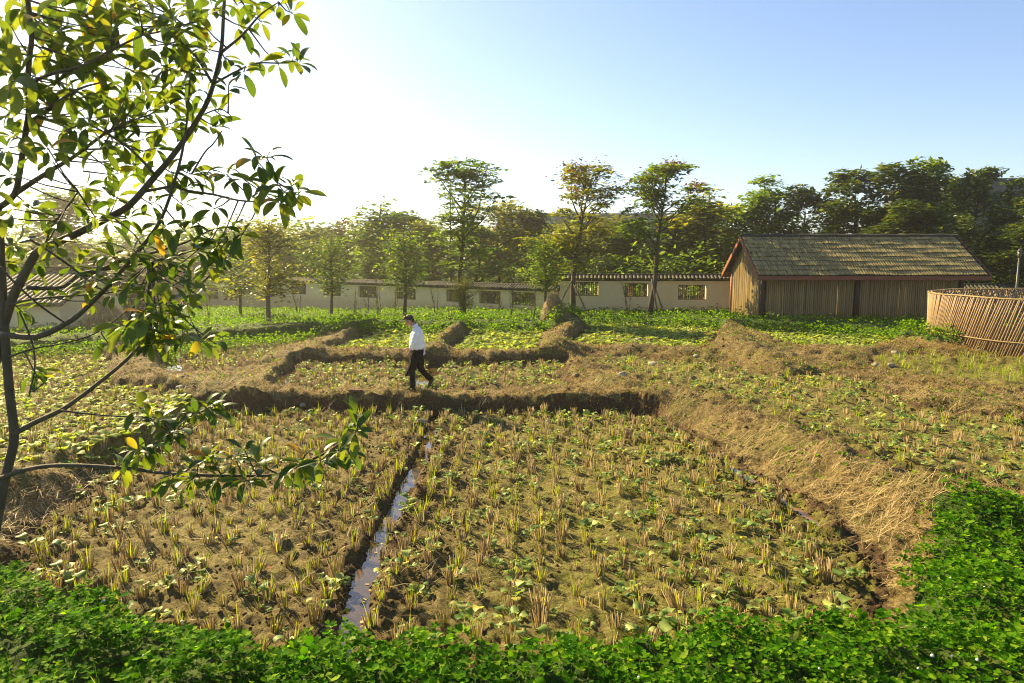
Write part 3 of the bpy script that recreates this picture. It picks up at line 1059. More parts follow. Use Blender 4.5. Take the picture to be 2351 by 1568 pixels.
# strands follow the slope
gx = (hgt(x + e, y) - hgt(x - e, y)) / (2 * e)
gy = (hgt(x, y + e) - hgt(x, y - e)) / (2 * e)
yaw = r.random(n) * 6.28
pitch = np.arctan(gx * np.cos(yaw) + gy * np.sin(yaw))
Rz = rotm(yaw, np.zeros(n), np.zeros(n))
cp, sp = np.cos(-pitch), np.sin(-pitch)
o_, l_ = np.zeros(n), np.ones(n)
Ry = np.stack([cp, o_, sp, o_, l_, o_, -sp, o_, cp], -1).reshape(-1, 3, 3)
V1, F1 = scatter(ST, r.integers(0, 3, n), np.stack([x, y, h + 0.012], 1), Rz @ Ry, r.uniform(0.5, 1.2, n))
stuff('loose_straw', 'loose pale straw lying along the right hand bank', 'straw', V1, F1, M['straw'])

# green weeds on the banks
n0 = 14000
x = r.uniform(-12, 16, n0)
y = r.uniform(7, 28, n0)
h, sd, wh, ch = fields(x, y)
m = (sd > 0.05) & (sdist(verge_poly, x, y) > 0) & (sdist(near_poly, x, y) > 0) & (fbm(x + 50, y, 0.8, 3) > 0.02) & (np.abs(x) < y * 0.8)
for wx, wy, wr in ((P(1870, 1070, .3) + (0.3,)), (P(1820, 1045, .3) + (0.35,)), (P(1790, 850, .4) + (0.9,)), (P(1640, 960, .4) + (.5,)), (P(690, 985, .2) + (.3,)), (P(560, 1000, .2) + (.3,)), (P(1480, 905, .4) + (.4,)), (P(2230, 940, .5) + (1.2,)), (P(1900, 850, .4) + (.6,))):
    m |= (np.hypot(x - wx, y - wy) < wr) & (sd > -0.1)
x, y, h = x[m], y[m], h[m]
n = len(x)
V1, F1 = scatter(VL, r.integers(0, 3, n), np.stack([x, y, h + r.uniform(0.0, 0.10, n)], 1), rotm(r.random(n) * 6.28, r.normal(0, 0.4, n), r.random(n)), r.uniform(0.3, 0.8, n))
stuff('bank_weeds', 'low green weeds growing on the earth banks', 'weeds', V1, F1, M['verge'])

# soil crumbs along the plot edges
n0 = 42000
x = r.uniform(-6.5, 4.5, n0)
y = r.uniform(5, 15.2, n0)
h, sd, wh, ch = fields(x, y)
m = (wh == 0) & (sd < 0.1) & (ch > 0.0) & (sdist(near_poly, x, y) > -0.05)
m &= r.random(n0) < np.clip(np.exp(-np.minimum(-sd, ch) / 0.45) * 1.0 + 0.10 + 0.5 * fbm(x, y, 1.1, 2), 0, 1)
x, y, h = x[m], y[m], h[m]
n = len(x)
def clod(rr):
    bm = bmesh.new()
    bmesh.ops.create_icosphere(bm, subdivisions=1, radius=1)
    v = np.array([list(q.co * rr.uniform(0.65, 1.25)) for q in bm.verts]) * [1, 0.9, 0.7]
    f = np.array([[q.index for q in t.verts] for t in bm.faces])
    bm.free()
    return v, f
CL = [clod(pr)]
V1, F1 = scatter(CL, np.zeros(n, int), np.stack([x, y, h], 1), rotm(r.random(n) * 6.28, r.random(n) * 2, r.random(n)), 0.008 + 0.030 * r.random(n) ** 3)
me = mesh_np('soil_crumbs', V1, F1)
a = me.attributes.new('soil', 'FLOAT_COLOR', 'POINT')
a.data.foreach_set('color', np.repeat(np.stack([np.zeros(n), np.clip(np.exp(-np.minimum(-sd, ch)[m] / 0.45) + 0.15, 0, 0.9), np.zeros(n), np.ones(n)], 1).astype(np.float32), 12, axis=0).ravel())
tag(link('soil_crumbs', me, M['soil']), 'dark crumbs of turned soil along the ditch and plot edges', 'soil', kind='stuff')
n0 = 16000
y = 6.5 * np.exp(r.random(n0) * math.log(27 / 6.5))
x = r.uniform(-1, 1, n0) * y * 0.8
h, sd, wh, ch = fields(x, y)
m = (sd > 0.0) & (sdist(verge_poly, x, y) > 0) & (sdist(near_poly, x, y) > 0.05) & (r.random(n0) < 0.5 + 1.2 * fbm(x, y, 0.9, 3))
x, y, h = x[m], y[m], h[m]
n = len(x)
V1, F1 = scatter(CL, np.zeros(n, int), np.stack([x, y, h], 1), rotm(r.random(n) * 6.28, r.random(n) * 2, r.random(n)), (0.007 + 0.035 * r.random(n) ** 4) * (0.7 + 0.03 * y))
me = mesh_np('bank_clods', V1, F1)
a = me.attributes.new('soil', 'FLOAT_COLOR', 'POINT')
a.data.foreach_set('color', np.tile(np.array([0, 0.3, 0, 1], np.float32), len(V1)))
tag(link('bank_clods', me, M['bund']), 'clods and crumbs of dry earth lying on the banks', 'earth', kind='stuff')
# fallen petals and yellow leaves
n = 60
x = r.uniform(-5, 3.5, n); y = r.uniform(6, 13, n)
h, sd, wh, ch = fields(x, y)
m = (sd < -0.1)
x, y, h = x[m], y[m], np.maximum(h[m], -0.035)
V1, F1 = scatter([leaf(0.055, 0.035, 0.2, 0.5, 0.2, 0, 2)], np.zeros(len(x), int), np.stack([x, y, h + 0.012], 1), rotm(r.random(len(x)) * 6.28, r.normal(0, 0.2, len(x)), r.random(len(x))), r.uniform(0.7, 1.2, len(x)))
stuff('fallen_leaves', 'small red and yellow fallen leaves scattered on the soil', 'leaves', V1, F1, M['petal'])
s_ = r.random(26)
cx = np.interp(s_, np.linspace(0, 1, len(CHAN)), [p[0] for p in CHAN]) + r.normal(0, 0.05, 26)
cy = np.interp(s_, np.linspace(0, 1, len(CHAN)), [p[1] for p in CHAN])
V1, F1 = scatter([leaf(0.06, 0.045, 0.0, 0.1, 0.05, 0, 2)], np.zeros(26, int), np.stack([cx, cy, np.full(26, -0.041)], 1), rotm(r.random(26) * 6.28, np.zeros(26), r.random(26)), r.uniform(0.7, 1.3, 26))
stuff('floating_leaves', 'yellow leaves floating on the ditch water', 'leaves', V1, F1, M['straw'])

# ================================================================== PERIMETER WALL
WALL_PTS = [W(200, 700, 66.0), W(592, 640, 57.5), W(1283, 650, 38.5), W(1683, 632, 38.3), W(2700, 650, 37.0)]
WXY = [(p.x, p.y) for p in WALL_PTS]
SECT = []   # (start xy, end xy, base z, top z of the tiles)
zt1, zt2, zt3, zt4 = 1.28, 1.98, 2.60, 2.08
SECT = [(WXY[0], WXY[1], -1.6, zt1), (WXY[1], WXY[2], -1.4, zt2), (WXY[2], WXY[3], -0.4, zt3), (WXY[3], WXY[4], 0.0, zt4)]
WIN = {0: [(480, 503, 664, 686), (513, 547, 665, 690)],
       1: [(604, 631, 653, 672), (669, 706, 649, 675), (744, 785, 653, 679), (826, 867, 657, 683), (912, 957, 660, 687), (1027, 1072, 665, 693), (1102, 1152, 668, 697), (1178, 1231, 671, 701)],
       2: [(1321, 1373, 647, 679), (1433, 1487, 650, 681.5), (1556, 1620, 654, 688)], 3: []}


def ray_wall(x, a, b):
    """parameter along wall a->b and distance Y where the sight line column x meets it"""
    k = (x - CX) / (FPX * math.cos(PITCH) * 1.0)
    # column ray: X = k' * forward; use W() at two depths for exactness
    best = None
    p1, p2 = W(x, 670, 20.0), W(x, 670, 80.0)
    d1 = (p2.x - p1.x, p2.y - p1.y)
    ex, ey = b[0] - a[0], b[1] - a[1]
    den = d1[0] * ey - d1[1] * ex
    t = ((a[0] - p1.x) * ey - (a[1] - p1.y) * ex) / den
    X, Y = p1.x + d1[0] * t, p1.y + d1[1] * t
    u = math.hypot(X - a[0], Y - a[1])
    return u, Y


wall = empty('garden_wall', (WXY[1][0], WXY[1][1], -0.6))
tag(wall, 'long tan plastered garden wall with grey tiled coping and barred window openings', 'wall')
WORG = Vector((WXY[1][0], WXY[1][1], -0.6))


def tile_me():
    """half round convex tile running down the slope (local -y is downhill, x across)"""
    V, F = [], []
    n = 6
    for j, yy in enumerate((0.0, -0.42)):
        for i in range(n + 1):
            a = math.pi * i / n
            V.append((0.085 * math.cos(a), yy, 0.075 * math.sin(a)))
    for i in range(n):
        F.append((i, i + 1, n + 2 + i, n + 1 + i))
    F.append(tuple(n + 1 + i for i in range(n, -1, -1)))
    me = bpy.data.meshes.new('roof_tile')
    me.from_pydata(V, [], F)
    me.materials.append(M['tile'])
    return me


TILE = tile_me()
BAR = MB().tube([(0, 0, 0), (0.006, 0, 0.5), (0, 0.004, 1.0)], [0.027, 0.024, 0.026], 5).mesh('bar')
BAR.materials.append(M['pole'])
ntile = 0
for k, (a, b, zb, zt) in enumerate(SECT):
    L = math.hypot(b[0] - a[0], b[1] - a[1])
    ang = math.atan2(b[1] - a[1], b[0] - a[0])
    ux, uy = math.cos(ang), math.sin(ang)
    wt = zt - 0.36          # top of the plastered body

    def pt(u, v, z):        # v > 0 towards the camera
        return Vector((a[0] + ux * u + uy * v, a[1] + uy * u - ux * v, z)) - WORG
    R3 = Matrix.Rotation(ang, 3, 'Z')
    ws = []
    for (x0, x1, y0, y1) in WIN[k]:
        u0, Y0 = ray_wall(x0, a, b)
        u1, Y1 = ray_wall(x1, a, b)
        Ym = (Y0 + Y1) / 2
        z1 = W(CX, y0, Ym).z
        z0 = W(CX, y1, Ym).z
        ws.append((u0, u1, z0, min(z1, wt - 0.1)))
    body = MB()
    u = 0.0
    for (u0, u1, z0, z1) in ws:
        body.box(pt((u + u0) / 2, 0, (zb + wt) / 2), (u0 - u, 0.24, wt - zb), R3)
        body.box(pt((u1 + u0) / 2, 0, (zb + z0) / 2), (u1 - u0, 0.24, z0 - zb), R3)
        body.box(pt((u1 + u0) / 2, 0, (z1 + wt) / 2), (u1 - u0, 0.24, wt - z1), R3)
        u = u1
    body.box(pt((u + L) / 2, 0, (zb + wt) / 2), (L - u, 0.24, wt - zb), R3)
    body.build('wall_body', M['plaster'], wall)
    # coping bed: a low gabled prism
    bed = MB()
    s0, s1 = -0.12, L + 0.12
    prof = [(0.40, wt + 0.03), (0.40, wt + 0.06), (0.07, zt - 0.10), (-0.07, zt - 0.10), (-0.40, wt + 0.06), (-0.40, wt + 0.03)]
    bed.rings([[pt(s, v, z) for v, z in prof] for s in (s0, s1)])
    bed.build('coping_bed', M['tilebed'], wall)
    rg = MB()
    m = max(2, int(L / 0.6))
    rg.rings([[pt(s0 + (s1 - s0) * i / m, v, z + 0.008 * math.sin(i * 1.7)) for v, z in [(0.09, zt - 0.10), (0.10, zt - 0.03), (0.05, zt), (-0.05, zt), (-0.10, zt - 0.03), (-0.09, zt - 0.10)]] for i in range(m + 1)])
    rg.build('ridge_coping', M['tilebed'], wall)
    ed = MB()
    ed.box(pt(L / 2, 0.13, wt - 0.02), (L, 0.05, 0.05), R3)
    ed.build('cornice', M['tilebed'], wall)
    # tiles
    rise = math.atan2(zt - 0.12 - (wt + 0.08), 0.34)
    step = 0.215
    u = 0.1
    umin = 0
    if k == 0: umin = ray_wall(455, a, b)[0]
    if k == 3: umin = ray_wall(2190, a, b)[0]
    umax = L if k < 3 else ray_wall(2380, a, b)[0]
    if k == 2: umax = L - 0.2
    while u < umax:
        if u >= umin:
            o = link('roof_tile', TILE, None, wall)
            p = pt(u, 0.06, zt - 0.105)
            o.matrix_local = Matrix.Translation(p) @ Matrix.Rotation(ang, 4, 'Z') @ Matrix.Rotation(rise, 4, 'X') @ Matrix.Rotation(random.uniform(-.04, .04), 4, 'Z')
            o.scale = (1, 0.95 + random.random() * 0.12, 1)
            ntile += 1
        u += step
    # windows
    for (u0, u1, z0, z1) in ws:
        fr = MB()
        for zc in (z0 + 0.02, z1 - 0.02):
            fr.box(pt((u0 + u1) / 2, 0.0, zc), (u1 - u0 - 0.004, 0.08, 0.04), R3)
        f = fr.build('window', M['pole'], wall)
        nb = max(8, int(round((u1 - u0) / 0.105)))
        for i in range(nb):
            o = link('bar', BAR, None, f)
            p = pt(u0 + (u1 - u0) * (i + 0.5) / nb + random.uniform(-.012, .012), random.uniform(-.02, .02), z0 + 0.02)
            o.location = p
            o.scale = (random.uniform(.8, 1.25), 1, (z1 - z0 - 0.04))
            o.rotation_euler = (0, random.uniform(-.03, .03), random.random() * 6)

# ================================================================== BAMBOO SHED
SX0, SX1, SY0, SY1 = 11.4, 20.6, 31.3, 35.5
SZ0 = 0.25
EAVE_Y0, EAVE_Y1 = 30.8, 36.05
EX0, EX1 = 11.08, 21.5
RIDGE_Y = (SY0 + SY1) / 2
EZ, RZ = 2.68, 4.50
shed = empty('bamboo_shed', (SX0, SY0, SZ0))
tag(shed, 'bamboo walled shed with red timber trim under a mossy shingle gable roof', 'shed')
SO = Vector((SX0, SY0, SZ0))


def spart(mb, name, mat, smooth=False):
    mb.v = [tuple(Vector(p) - SO) for p in mb.v]
    return mb.build(name, mat, shed, smooth)


def roof_z(y, off=0.0):
    t = (y - EAVE_Y0) / (RIDGE_Y - EAVE_Y0) if y < RIDGE_Y else (EAVE_Y1 - y) / (EAVE_Y1 - RIDGE_Y)
    return EZ + (RZ - EZ) * t + off


def bamboo_me():
    mb = MB()
    pts, rad = [], []
    for i in range(5):
        z = i / 4
        pts += [(0.002 * math.sin(i * 2), 0, z)]
        rad += [0.044]
    mb.tube(pts, rad, 7)
    me = mb.mesh('bamboo_pole', True)
    me.materials.append(M['bamboo'])
    return me


BPOLE = bamboo_me()
posts_x = [SX0 + 0.06, SX0 + 4.38, SX1 - 0.06]
x = SX0 + 0.19
while x < SX1 - 0.15:
    if min(abs(x - q) for q in posts_x) > 0.13 and random.random() > 0.012:
        o = link('bamboo_pole', BPOLE, None, shed, Vector((x, SY0 + random.uniform(-.012, .012), SZ0)) - SO)
        o.scale = (1, 1, roof_z(SY0) - SZ0 - 0.08)
        o.rotation_euler = (random.uniform(-.004, .004), random.uniform(-.007, .007), random.random() * 6)
    x += 0.091
y = SY0 + 0.16
while y < SY1 - 0.1:
    o = link('bamboo_pole', BPOLE, None, shed, Vector((SX0 + random.uniform(-.012, .012), y, SZ0)) - SO)
    o.scale = (1, 1, roof_z(y) - SZ0 - 0.08)
    o.rotation_euler = (random.uniform(-.006, .006), 0, random.random() * 6)
    y += 0.091
for px in posts_x:
    spart(MB().tube([(px, SY0 - 0.03, SZ0 - 0.1), (px, SY0 - 0.03, roof_z(SY0) - 0.05)], 0.10, 12), 'post', M['darkwood'], True)
for py in (SY1 - 0.06,):
    spart(MB().tube([(SX0, py, SZ0 - 0.1), (SX0, py, roof_z(SY1) - 0.05)], 0.10, 12), 'post', M['redwood'], True)
    spart(MB().tube([(SX1, py, SZ0 - 0.1), (SX1, py, roof_z(SY1) - 0.05)], 0.10, 12), 'post', M['darkwood'], True)
# far walls: woven panels of poles
bw = MB()
xx = SX0 + 0.15
while xx < SX1:
    bw.tube([(xx, SY1, SZ0), (xx, SY1, roof_z(SY1) - 0.08)], 0.044, 5)
    xx += 0.10
spart(bw, 'rear_wall', M['bamboo'])
bw = MB()
yy = SY0 + 0.15
while yy < SY1:
    bw.tube([(SX1, yy, SZ0), (SX1, yy, roof_z(yy) - 0.08)], 0.044, 5)
    yy += 0.10
spart(bw, 'side_wall', M['bamboo'])
# roof deck (both slopes) as a thin folded slab
rf = MB()
rf.rings([[Vector((x_, y_, z_)) for y_, z_ in [(EAVE_Y0, EZ), (RIDGE_Y, RZ), (EAVE_Y1, EZ), (EAVE_Y1, EZ - 0.06), (RIDGE_Y, RZ - 0.07), (EAVE_Y0, EZ - 0.06)]] for x_ in (EX0, EX1)])
spart(rf, 'roof_deck', M['tilebed'])
fa = MB().box(((EX0 + EX1) / 2, EAVE_Y0 + 0.0, EZ - 0.125), (EX1 - EX0 + 0.05, 0.05, 0.19))
spart(fa, 'fascia', M['redwood'])
fa = MB().box(((EX0 + EX1) / 2, EAVE_Y1, EZ - 0.125), (EX1 - EX0 + 0.05, 0.05, 0.19))
spart(fa, 'fascia', M['redwood'])
for xe in (EX0 - 0.03, EX1 + 0.03):
    for ya, yb in ((EAVE_Y0 - 0.02, RIDGE_Y), (EAVE_Y1 + 0.02, RIDGE_Y)):
        bb = MB()
        bb.rings([[Vector((x_, ya, EZ - 0.2)), Vector((x_, yb, RZ - 0.2)), Vector((x_, yb, RZ + 0.03)), Vector((x_, ya, EZ + 0.01))] for x_ in (xe - 0.028, xe + 0.028)])
        spart(bb, 'bargeboard', M['redwood'])
# purlins under the overhang
for t in (0.06, 0.5, 1.0):
    for sgn in (-1, 1):
        if t == 1.0 and sgn > 0: continue
        yq = RIDGE_Y + sgn * (RIDGE_Y - EAVE_Y0) * (1 - t)
        spart(MB().box((EX0 + 0.35, yq, roof_z(yq) - 0.14), (0.6, 0.10, 0.12)), 'purlin', M['redwood'])
spart(MB().box(((SX0 + SX1) / 2, SY0 - 0.03, roof_z(SY0) - 0.14), (SX1 - SX0, 0.12, 0.14)), 'wall_plate', M['redwood'])
# shingles: nine rows up the front slope
slope = math.atan2(RZ - EZ, RIDGE_Y - EAVE_Y0)
SL = math.hypot(RZ - EZ, RIDGE_Y - EAVE_Y0)
NROW = 9


def shingle_me():
    V, F = [], []
    n = 4
    for j, yy in enumerate((0.0, 1.0)):
        for i in range(n + 1):
            a = math.pi * i / n
            V.append((0.062 * math.cos(a), yy, 0.030 * math.sin(a) + 0.006))
    for i in range(n): F.append((i, i + 1, n + 2 + i, n + 1 + i))
    F.append(tuple(range(n, -1, -1)))
    me = bpy.data.meshes.new('shingle')
    me.from_pydata(V, [], F)
    me.materials.append(M['mosstile'])
    return me


SHG = shingle_me()
rest = []
cnt = 0
for rw in range(NROW):
    off = random.random() * 0.1
    ncol = int((EX1 - EX0 - 0.05) / 0.118)
    for c_ in range(ncol):
        xq = EX0 + 0.06 + c_ * 0.118 + random.uniform(-.012, .012)
        s0 = SL * rw / NROW - 0.05 + random.uniform(-.02, .02) + 0.025 * math.sin(xq * 1.3 + rw)
        yq, zq = EAVE_Y0 + s0 * math.cos(slope), EZ + s0 * math.sin(slope)
        lift = 0.055 + 0.012 * math.sin(xq * 2.1 + rw * 2)
        Mx = Matrix.Translation(Vector((xq, yq, zq)) - SO) @ Matrix.Rotation(slope - 0.09, 4, 'X') @ Matrix.Translation((0, 0, lift)) @ Matrix.Rotation(random.uniform(-.06, .06), 4, 'Z')
        if cnt < 300:
            o = link('shingle', SHG, None, shed)
            o.matrix_local = Mx
            o.scale = (1, SL / NROW + 0.06, 1)
            cnt += 1
        else:
            rest.append(Mx @ Matrix.Diagonal((1, SL / NROW + 0.06, 1, 1)))
mb = MB()
vv = [v.co.copy() for v in SHG.vertices]
ff = [tuple(p.vertices) for p in SHG.polygons]
for Mx in rest: mb.add([Mx @ v for v in vv], ff)
o = mb.build('upper_shingles', M['mosstile'], shed)
o['kind'] = 'stuff'
# shadow gaps: raised near-black strips stand in for the shade under each row
for rw in range(1, NROW):
    s0 = SL * rw / NROW
    yq, zq = EAVE_Y0 + s0 * math.cos(slope), EZ + s0 * math.sin(slope)
    spart(MB().box(((EX0 + EX1) / 2, yq - 0.02, zq + 0.045), (EX1 - EX0, 0.05, 0.05), Matrix.Rotation(slope, 3, 'X')), 'shadow_batten', M['tilebed'])
rg = MB()
m = 26
rg.rings([[Vector((EX0 - 0.05 + (EX1 - EX0 + 0.1) * i / m, RIDGE_Y + dy, RZ + dz + 0.015 * math.sin(i * 1.9))) for dy, dz in [(-0.16, -0.02), (-0.12, 0.08), (0, 0.12), (0.12, 0.08), (0.16, -0.02), (0, -0.05)]] for i in range(m + 1)])
spart(rg, 'ridge_cap', M['tilebed'])

# ================================================================== BASKET FENCE
FC, FR = (18.96, 21.78), 4.79
fence = empty('bamboo_fence', (FC[0], FC[1], 0.4))
tag(fence, 'round pen fence of leaning grey bamboo slats beside the shed', 'fence')
FO = Vector((FC[0], FC[1], 0.4))
FH = 1.82
SLAT = MB().tube([(0, 0, 0), (0, 0, 0.5), (0, 0, 1)], [0.029, 0.026, 0.024], 5).mesh('slat', True)
SLAT.materials.append(M['bamboogrey'])
A0, A1 = 1.28, 3.78          # the stretch of the ring that the photo shows slat by slat
FTOP = 2.22


def slat_at(a, layer):
    rr = FR + (0.026 if layer else -0.026)
    lean = (0.34 if layer else -0.28) + random.uniform(-.04, .04)
    da = lean * 1.7 / FR
    p0 = Vector((FC[0] + rr * math.cos(a - da / 2), FC[1] + rr * math.sin(a - da / 2), 0))
    p0.z = h1(p0.x, p0.y) - 0.06
    p1 = Vector((FC[0] + (rr + 0.05) * math.cos(a + da / 2), FC[1] + (rr + 0.05) * math.sin(a + da / 2), FTOP + random.uniform(-.015, .02)))
    return p0 - FO, p1 - p0


for layer in (0, 1):
    for i in range(148):
        a = A0 + (A1 - A0) * (i + 0.5 * layer + random.uniform(-.16, .16)) / 148
        p0, dv = slat_at(a, layer)
        o = link('slat', SLAT, None, fence)
        o.matrix_local = Matrix.Translation(p0) @ dv.to_track_quat('Z', 'Y').to_matrix().to_4x4()
        o.scale = (1, 1, dv.length)
rest = MB()
for layer in (0, 1):
    for i in range(130):
        p0, dv = slat_at(A1 + (2 * math.pi - A1 + A0) * (i + 0.5) / 130, layer)
        rest.tube([p0, p0 + dv], [0.034, 0.026], 5)
rest.build('slats', M['bamboogrey'], fence)['kind'] = 'stuff'
for hh, rr in ((0.50, FR + 0.075), (FH - 0.06, FR + 0.09), (FH - 0.06, FR - 0.01)):
    ring = MB()
    m = 72
    pts = [Vector((rr * math.cos(2 * math.pi * i / m), rr * math.sin(2 * math.pi * i / m), 0.1 + hh + 0.012 * math.sin(i * 0.9))) for i in range(m + 1)]
    ring.tube(pts, 0.022, 5)
    ring.build('hoop', M['bamboo'], fence, True)
for a in (2.2, 1.75, 1.3, 0.9, 0.4, 2.75):
    p = Vector((FR * 0.985 * math.cos(a), FR * 0.985 * math.sin(a), 0))
    MB().tube([p + Vector((0, 0, -0.1)), p + Vector((0, 0, FH + 0.05))], 0.045, 8).build('post', M['pole'], fence, True)
# weeds growing in the pen
r = np.random.default_rng(91)
n = 900
rr, aa = FR * 0.9 * np.sqrt(r.random(n)), r.random(n) * 6.28
x, y = FC[0] + rr * np.cos(aa), FC[1] + rr * np.sin(aa)
z = hgt(x, y) + r.random(n) ** 1.5 * 0.75
V1, F1 = scatter(SEED_LO, r.integers(0, 6, n), np.stack([x, y, z], 1), rotm(r.random(n) * 6.28, r.normal(0, 0.5, n), r.random(n)), r.uniform(0.8, 1.8, n))
stuff('pen_weeds', 'leafy weeds growing inside the round bamboo pen', 'weeds', V1, F1, M['verge'])

# ================================================================== LEFT FARMHOUSE, BRUSH FENCE, PATH
HY = 26.0
a0 = W(136, 684, HY)
house = empty('farmhouse', (a0.x, HY, 0.3))
tag(house, 'low tan farmhouse with grey tiled roof half hidden behind the leafy branches', 'house')
HO = Vector((a0.x, HY, 0.3))
hx1, hx0 = a0.x, a0.x - 8.0
ez = a0.z
rzz = W(70, 622, HY + 2.4).z
def hpart(mb, name, mat, par=None):
    mb.v = [tuple(Vector(p) - HO) for p in mb.v]
    return mb.build(name, mat, par or house)
hw = MB()
hw.rings([[Vector((x_, y_, z_)) for y_, z_ in [(HY, -0.2), (HY, ez - 0.02), (HY + 2.4, rzz - 0.12), (HY + 4.8, ez - 0.02), (HY + 4.8, -0.2)]] for x_ in (hx0, hx1)])
hpart(hw, 'wall', M['plaster'])
rf = MB()
rf.rings([[Vector((x_, y_, z_)) for y_, z_ in [(HY - 0.45, ez - 0.2), (HY + 2.4, rzz), (HY + 5.25, ez - 0.2), (HY + 5.25, ez - 0.3), (HY + 2.4, rzz - 0.1), (HY - 0.45, ez - 0.3)]] for x_ in (hx0 - 0.4, hx1 + 0.35)])
rfo = hpart(rf, 'roof', M['tilebed'])
hs = math.atan2(rzz - ez + 0.2, 2.85)
hl = math.hypot(rzz - ez + 0.2, 2.85)
xx = hx1 + 0.28
while xx > hx0 + 3.2:
    o = link('roof_tile', TILE, None, rfo)
    o.matrix_local = Matrix.Translation(Vector((xx, HY + 2.4, rzz + 0.0)) - HO) @ Matrix.Rotation(hs, 4, 'X')
    o.scale = (1, hl / 0.42, 0.9)
    xx -= 0.21
hpart(MB().box(((hx0 + hx1) / 2, HY + 2.4, rzz + 0.08), (8.75, 0.22, 0.2)), 'ridge', M['tilebed'])

brush = empty('brush_fence', W(250, 760, 29.5))
tag(brush, 'dark fence of stacked brushwood between the farmhouse and the left haystack', 'fence')
BO = Vector(brush.location)
bp0, bp1 = W(132, 760, 28.6), W(385, 748, 31.5)
bf = MB()
rb = random.Random(5)
for i in range(330):
    t0 = rb.uniform(-0.05, 0.8)
    t1 = t0 + rb.uniform(0.15, 0.4)
    z0 = rb.random() ** 0.8 * 1.25
    a_, b_ = bp0.lerp(bp1, t0), bp0.lerp(bp1, min(t1, 1.05))
    a_.z = b_.z = 0.35
    d_ = Vector((0, rb.uniform(-.14, .14), 0))
    bf.tube([a_ + d_ + Vector((0, 0, z0)), b_ + d_ + Vector((0, 0, z0 + rb.uniform(-.08, .08)))], [0.016, 0.009], 4)
bf.v = [tuple(Vector(p) - BO) for p in bf.v]
o = bf.build('brushwood', M['bark'], brush)
o['kind'] = 'stuff'
for t in np.linspace(0, 1, 7):
    p = bp0.lerp(bp1, float(t)) - BO
    p.z = 0.35 - BO.z
    MB().tube([p + Vector((0, -0.16, -0.3)), p + Vector((0, -0.16, 1.35))], 0.035, 6).build('post', M['pole'], brush, True)

pth = MB()
a_, b_ = P(300, 741, 0.35), P(440, 744, 0.35)
pp = [(P(x_, y_, 0.3)) for x_, y_ in ((296, 743), (350, 746), (420, 744), (420, 739), (350, 740), (296, 738))]
V, F = [], []
g = 24
for i in range(g):
    for j in range(5):
        t = i / (g - 1)
        X_, Y_ = P(285 + 150 * t, 746 - 1.5 * j + 2 * math.sin(t * 3), 0.3)
        V.append((X_, Y_, h1(X_, Y_) + 0.10))
for i in range(g - 1):
    for j in range(4):
        F.append((i * 5 + j, i * 5 + j + 1, i * 5 + j + 6, i * 5 + j + 5))
tag(link('path', mesh_np('path', V, F), M['path']), kind='structure')

# ================================================================== HAYSTACKS
def haystack(name, label, cx_, cy_, rad, hgt_, lean, seed):
    rs = np.random.default_rng(seed)
    z0 = h1(cx_, cy_) - 0.1
    e_ = empty(name, (cx_, cy_, z0))
    tag(e_, label, 'haystack')
    prof = [(1.0, 0.0), (0.97, 0.15), (0.86, 0.35), (0.66, 0.58), (0.44, 0.78), (0.28, 0.9), (0.2, 1.0), (0.05, 1.04)]
    mb = MB()
    rings = []
    for rr, t in prof:
        rings.append([Vector((math.cos(6.283 * k / 20) * rad * rr * (1 + 0.12 * math.sin(3 * 6.283 * k / 20 + seed)) + lean * t * t, math.sin(6.283 * k / 20) * rad * rr, t * hgt_)) for k in range(20)])
    mb.rings(rings)
    mb.build('hay_body', M['strawdk'], e_, True)
    n = 4200
    t = rs.random(n) ** 0.8
    k = rs.random(n) * 6.283
    rr = np.interp(t, [p[1] for p in prof], [p[0] for p in prof])
    pos = np.stack([np.cos(k) * rad * rr * (1 + 0.12 * np.sin(3 * k + seed)) + lean * t * t, np.sin(k) * rad * rr, t * hgt_ + 0.04], 1)
    tm = [blade(0.34, 0.016, 2.45, 0.25, 2), blade(0.28, 0.014, 2.2, 0.5, 2), blade(0.22, 0.013, 1.7, 0.9, 2)]
    V_, F_ = scatter(tm, rs.integers(0, 3, n), pos, rotm(k + rs.normal(0, 0.35, n), rs.normal(0, 0.2, n), np.zeros(n)), rs.uniform(0.6, 1.2, n))
    o_ = link('straw_cover', mesh_np('straw_cover', V_, F_), M['straw'], e_)
    o_['kind'] = 'stuff'
    tm = [blade(0.3, 0.014, 0.25, 0.5, 2)]
    V_, F_ = scatter(tm, np.zeros(120, int), np.stack([rs.normal(lean, 0.05, 120), rs.normal(0, 0.05, 120), np.full(120, hgt_ * 0.98)], 1), rotm(rs.random(120) * 6.28, rs.normal(0, .3, 120), np.zeros(120)), rs.uniform(0.4, 1.1, 120))
    o_ = link('top_knot', mesh_np('top_knot', V_, F_), M['straw'], e_)
    o_['kind'] = 'stuff'


px_, py_ = P(1275, 757, 0.5)
haystack('haystack', 'small leaning haystack on the bank in the middle between two green plots', px_, py_, 0.50, 0.98, -0.1, 3)
px_, py_ = P(249, 773, 0.45)
haystack('haystack', 'taller brown haystack beside the brushwood fence, seen through the branches', px_, py_, 0.72, 1.32, -0.22, 8)

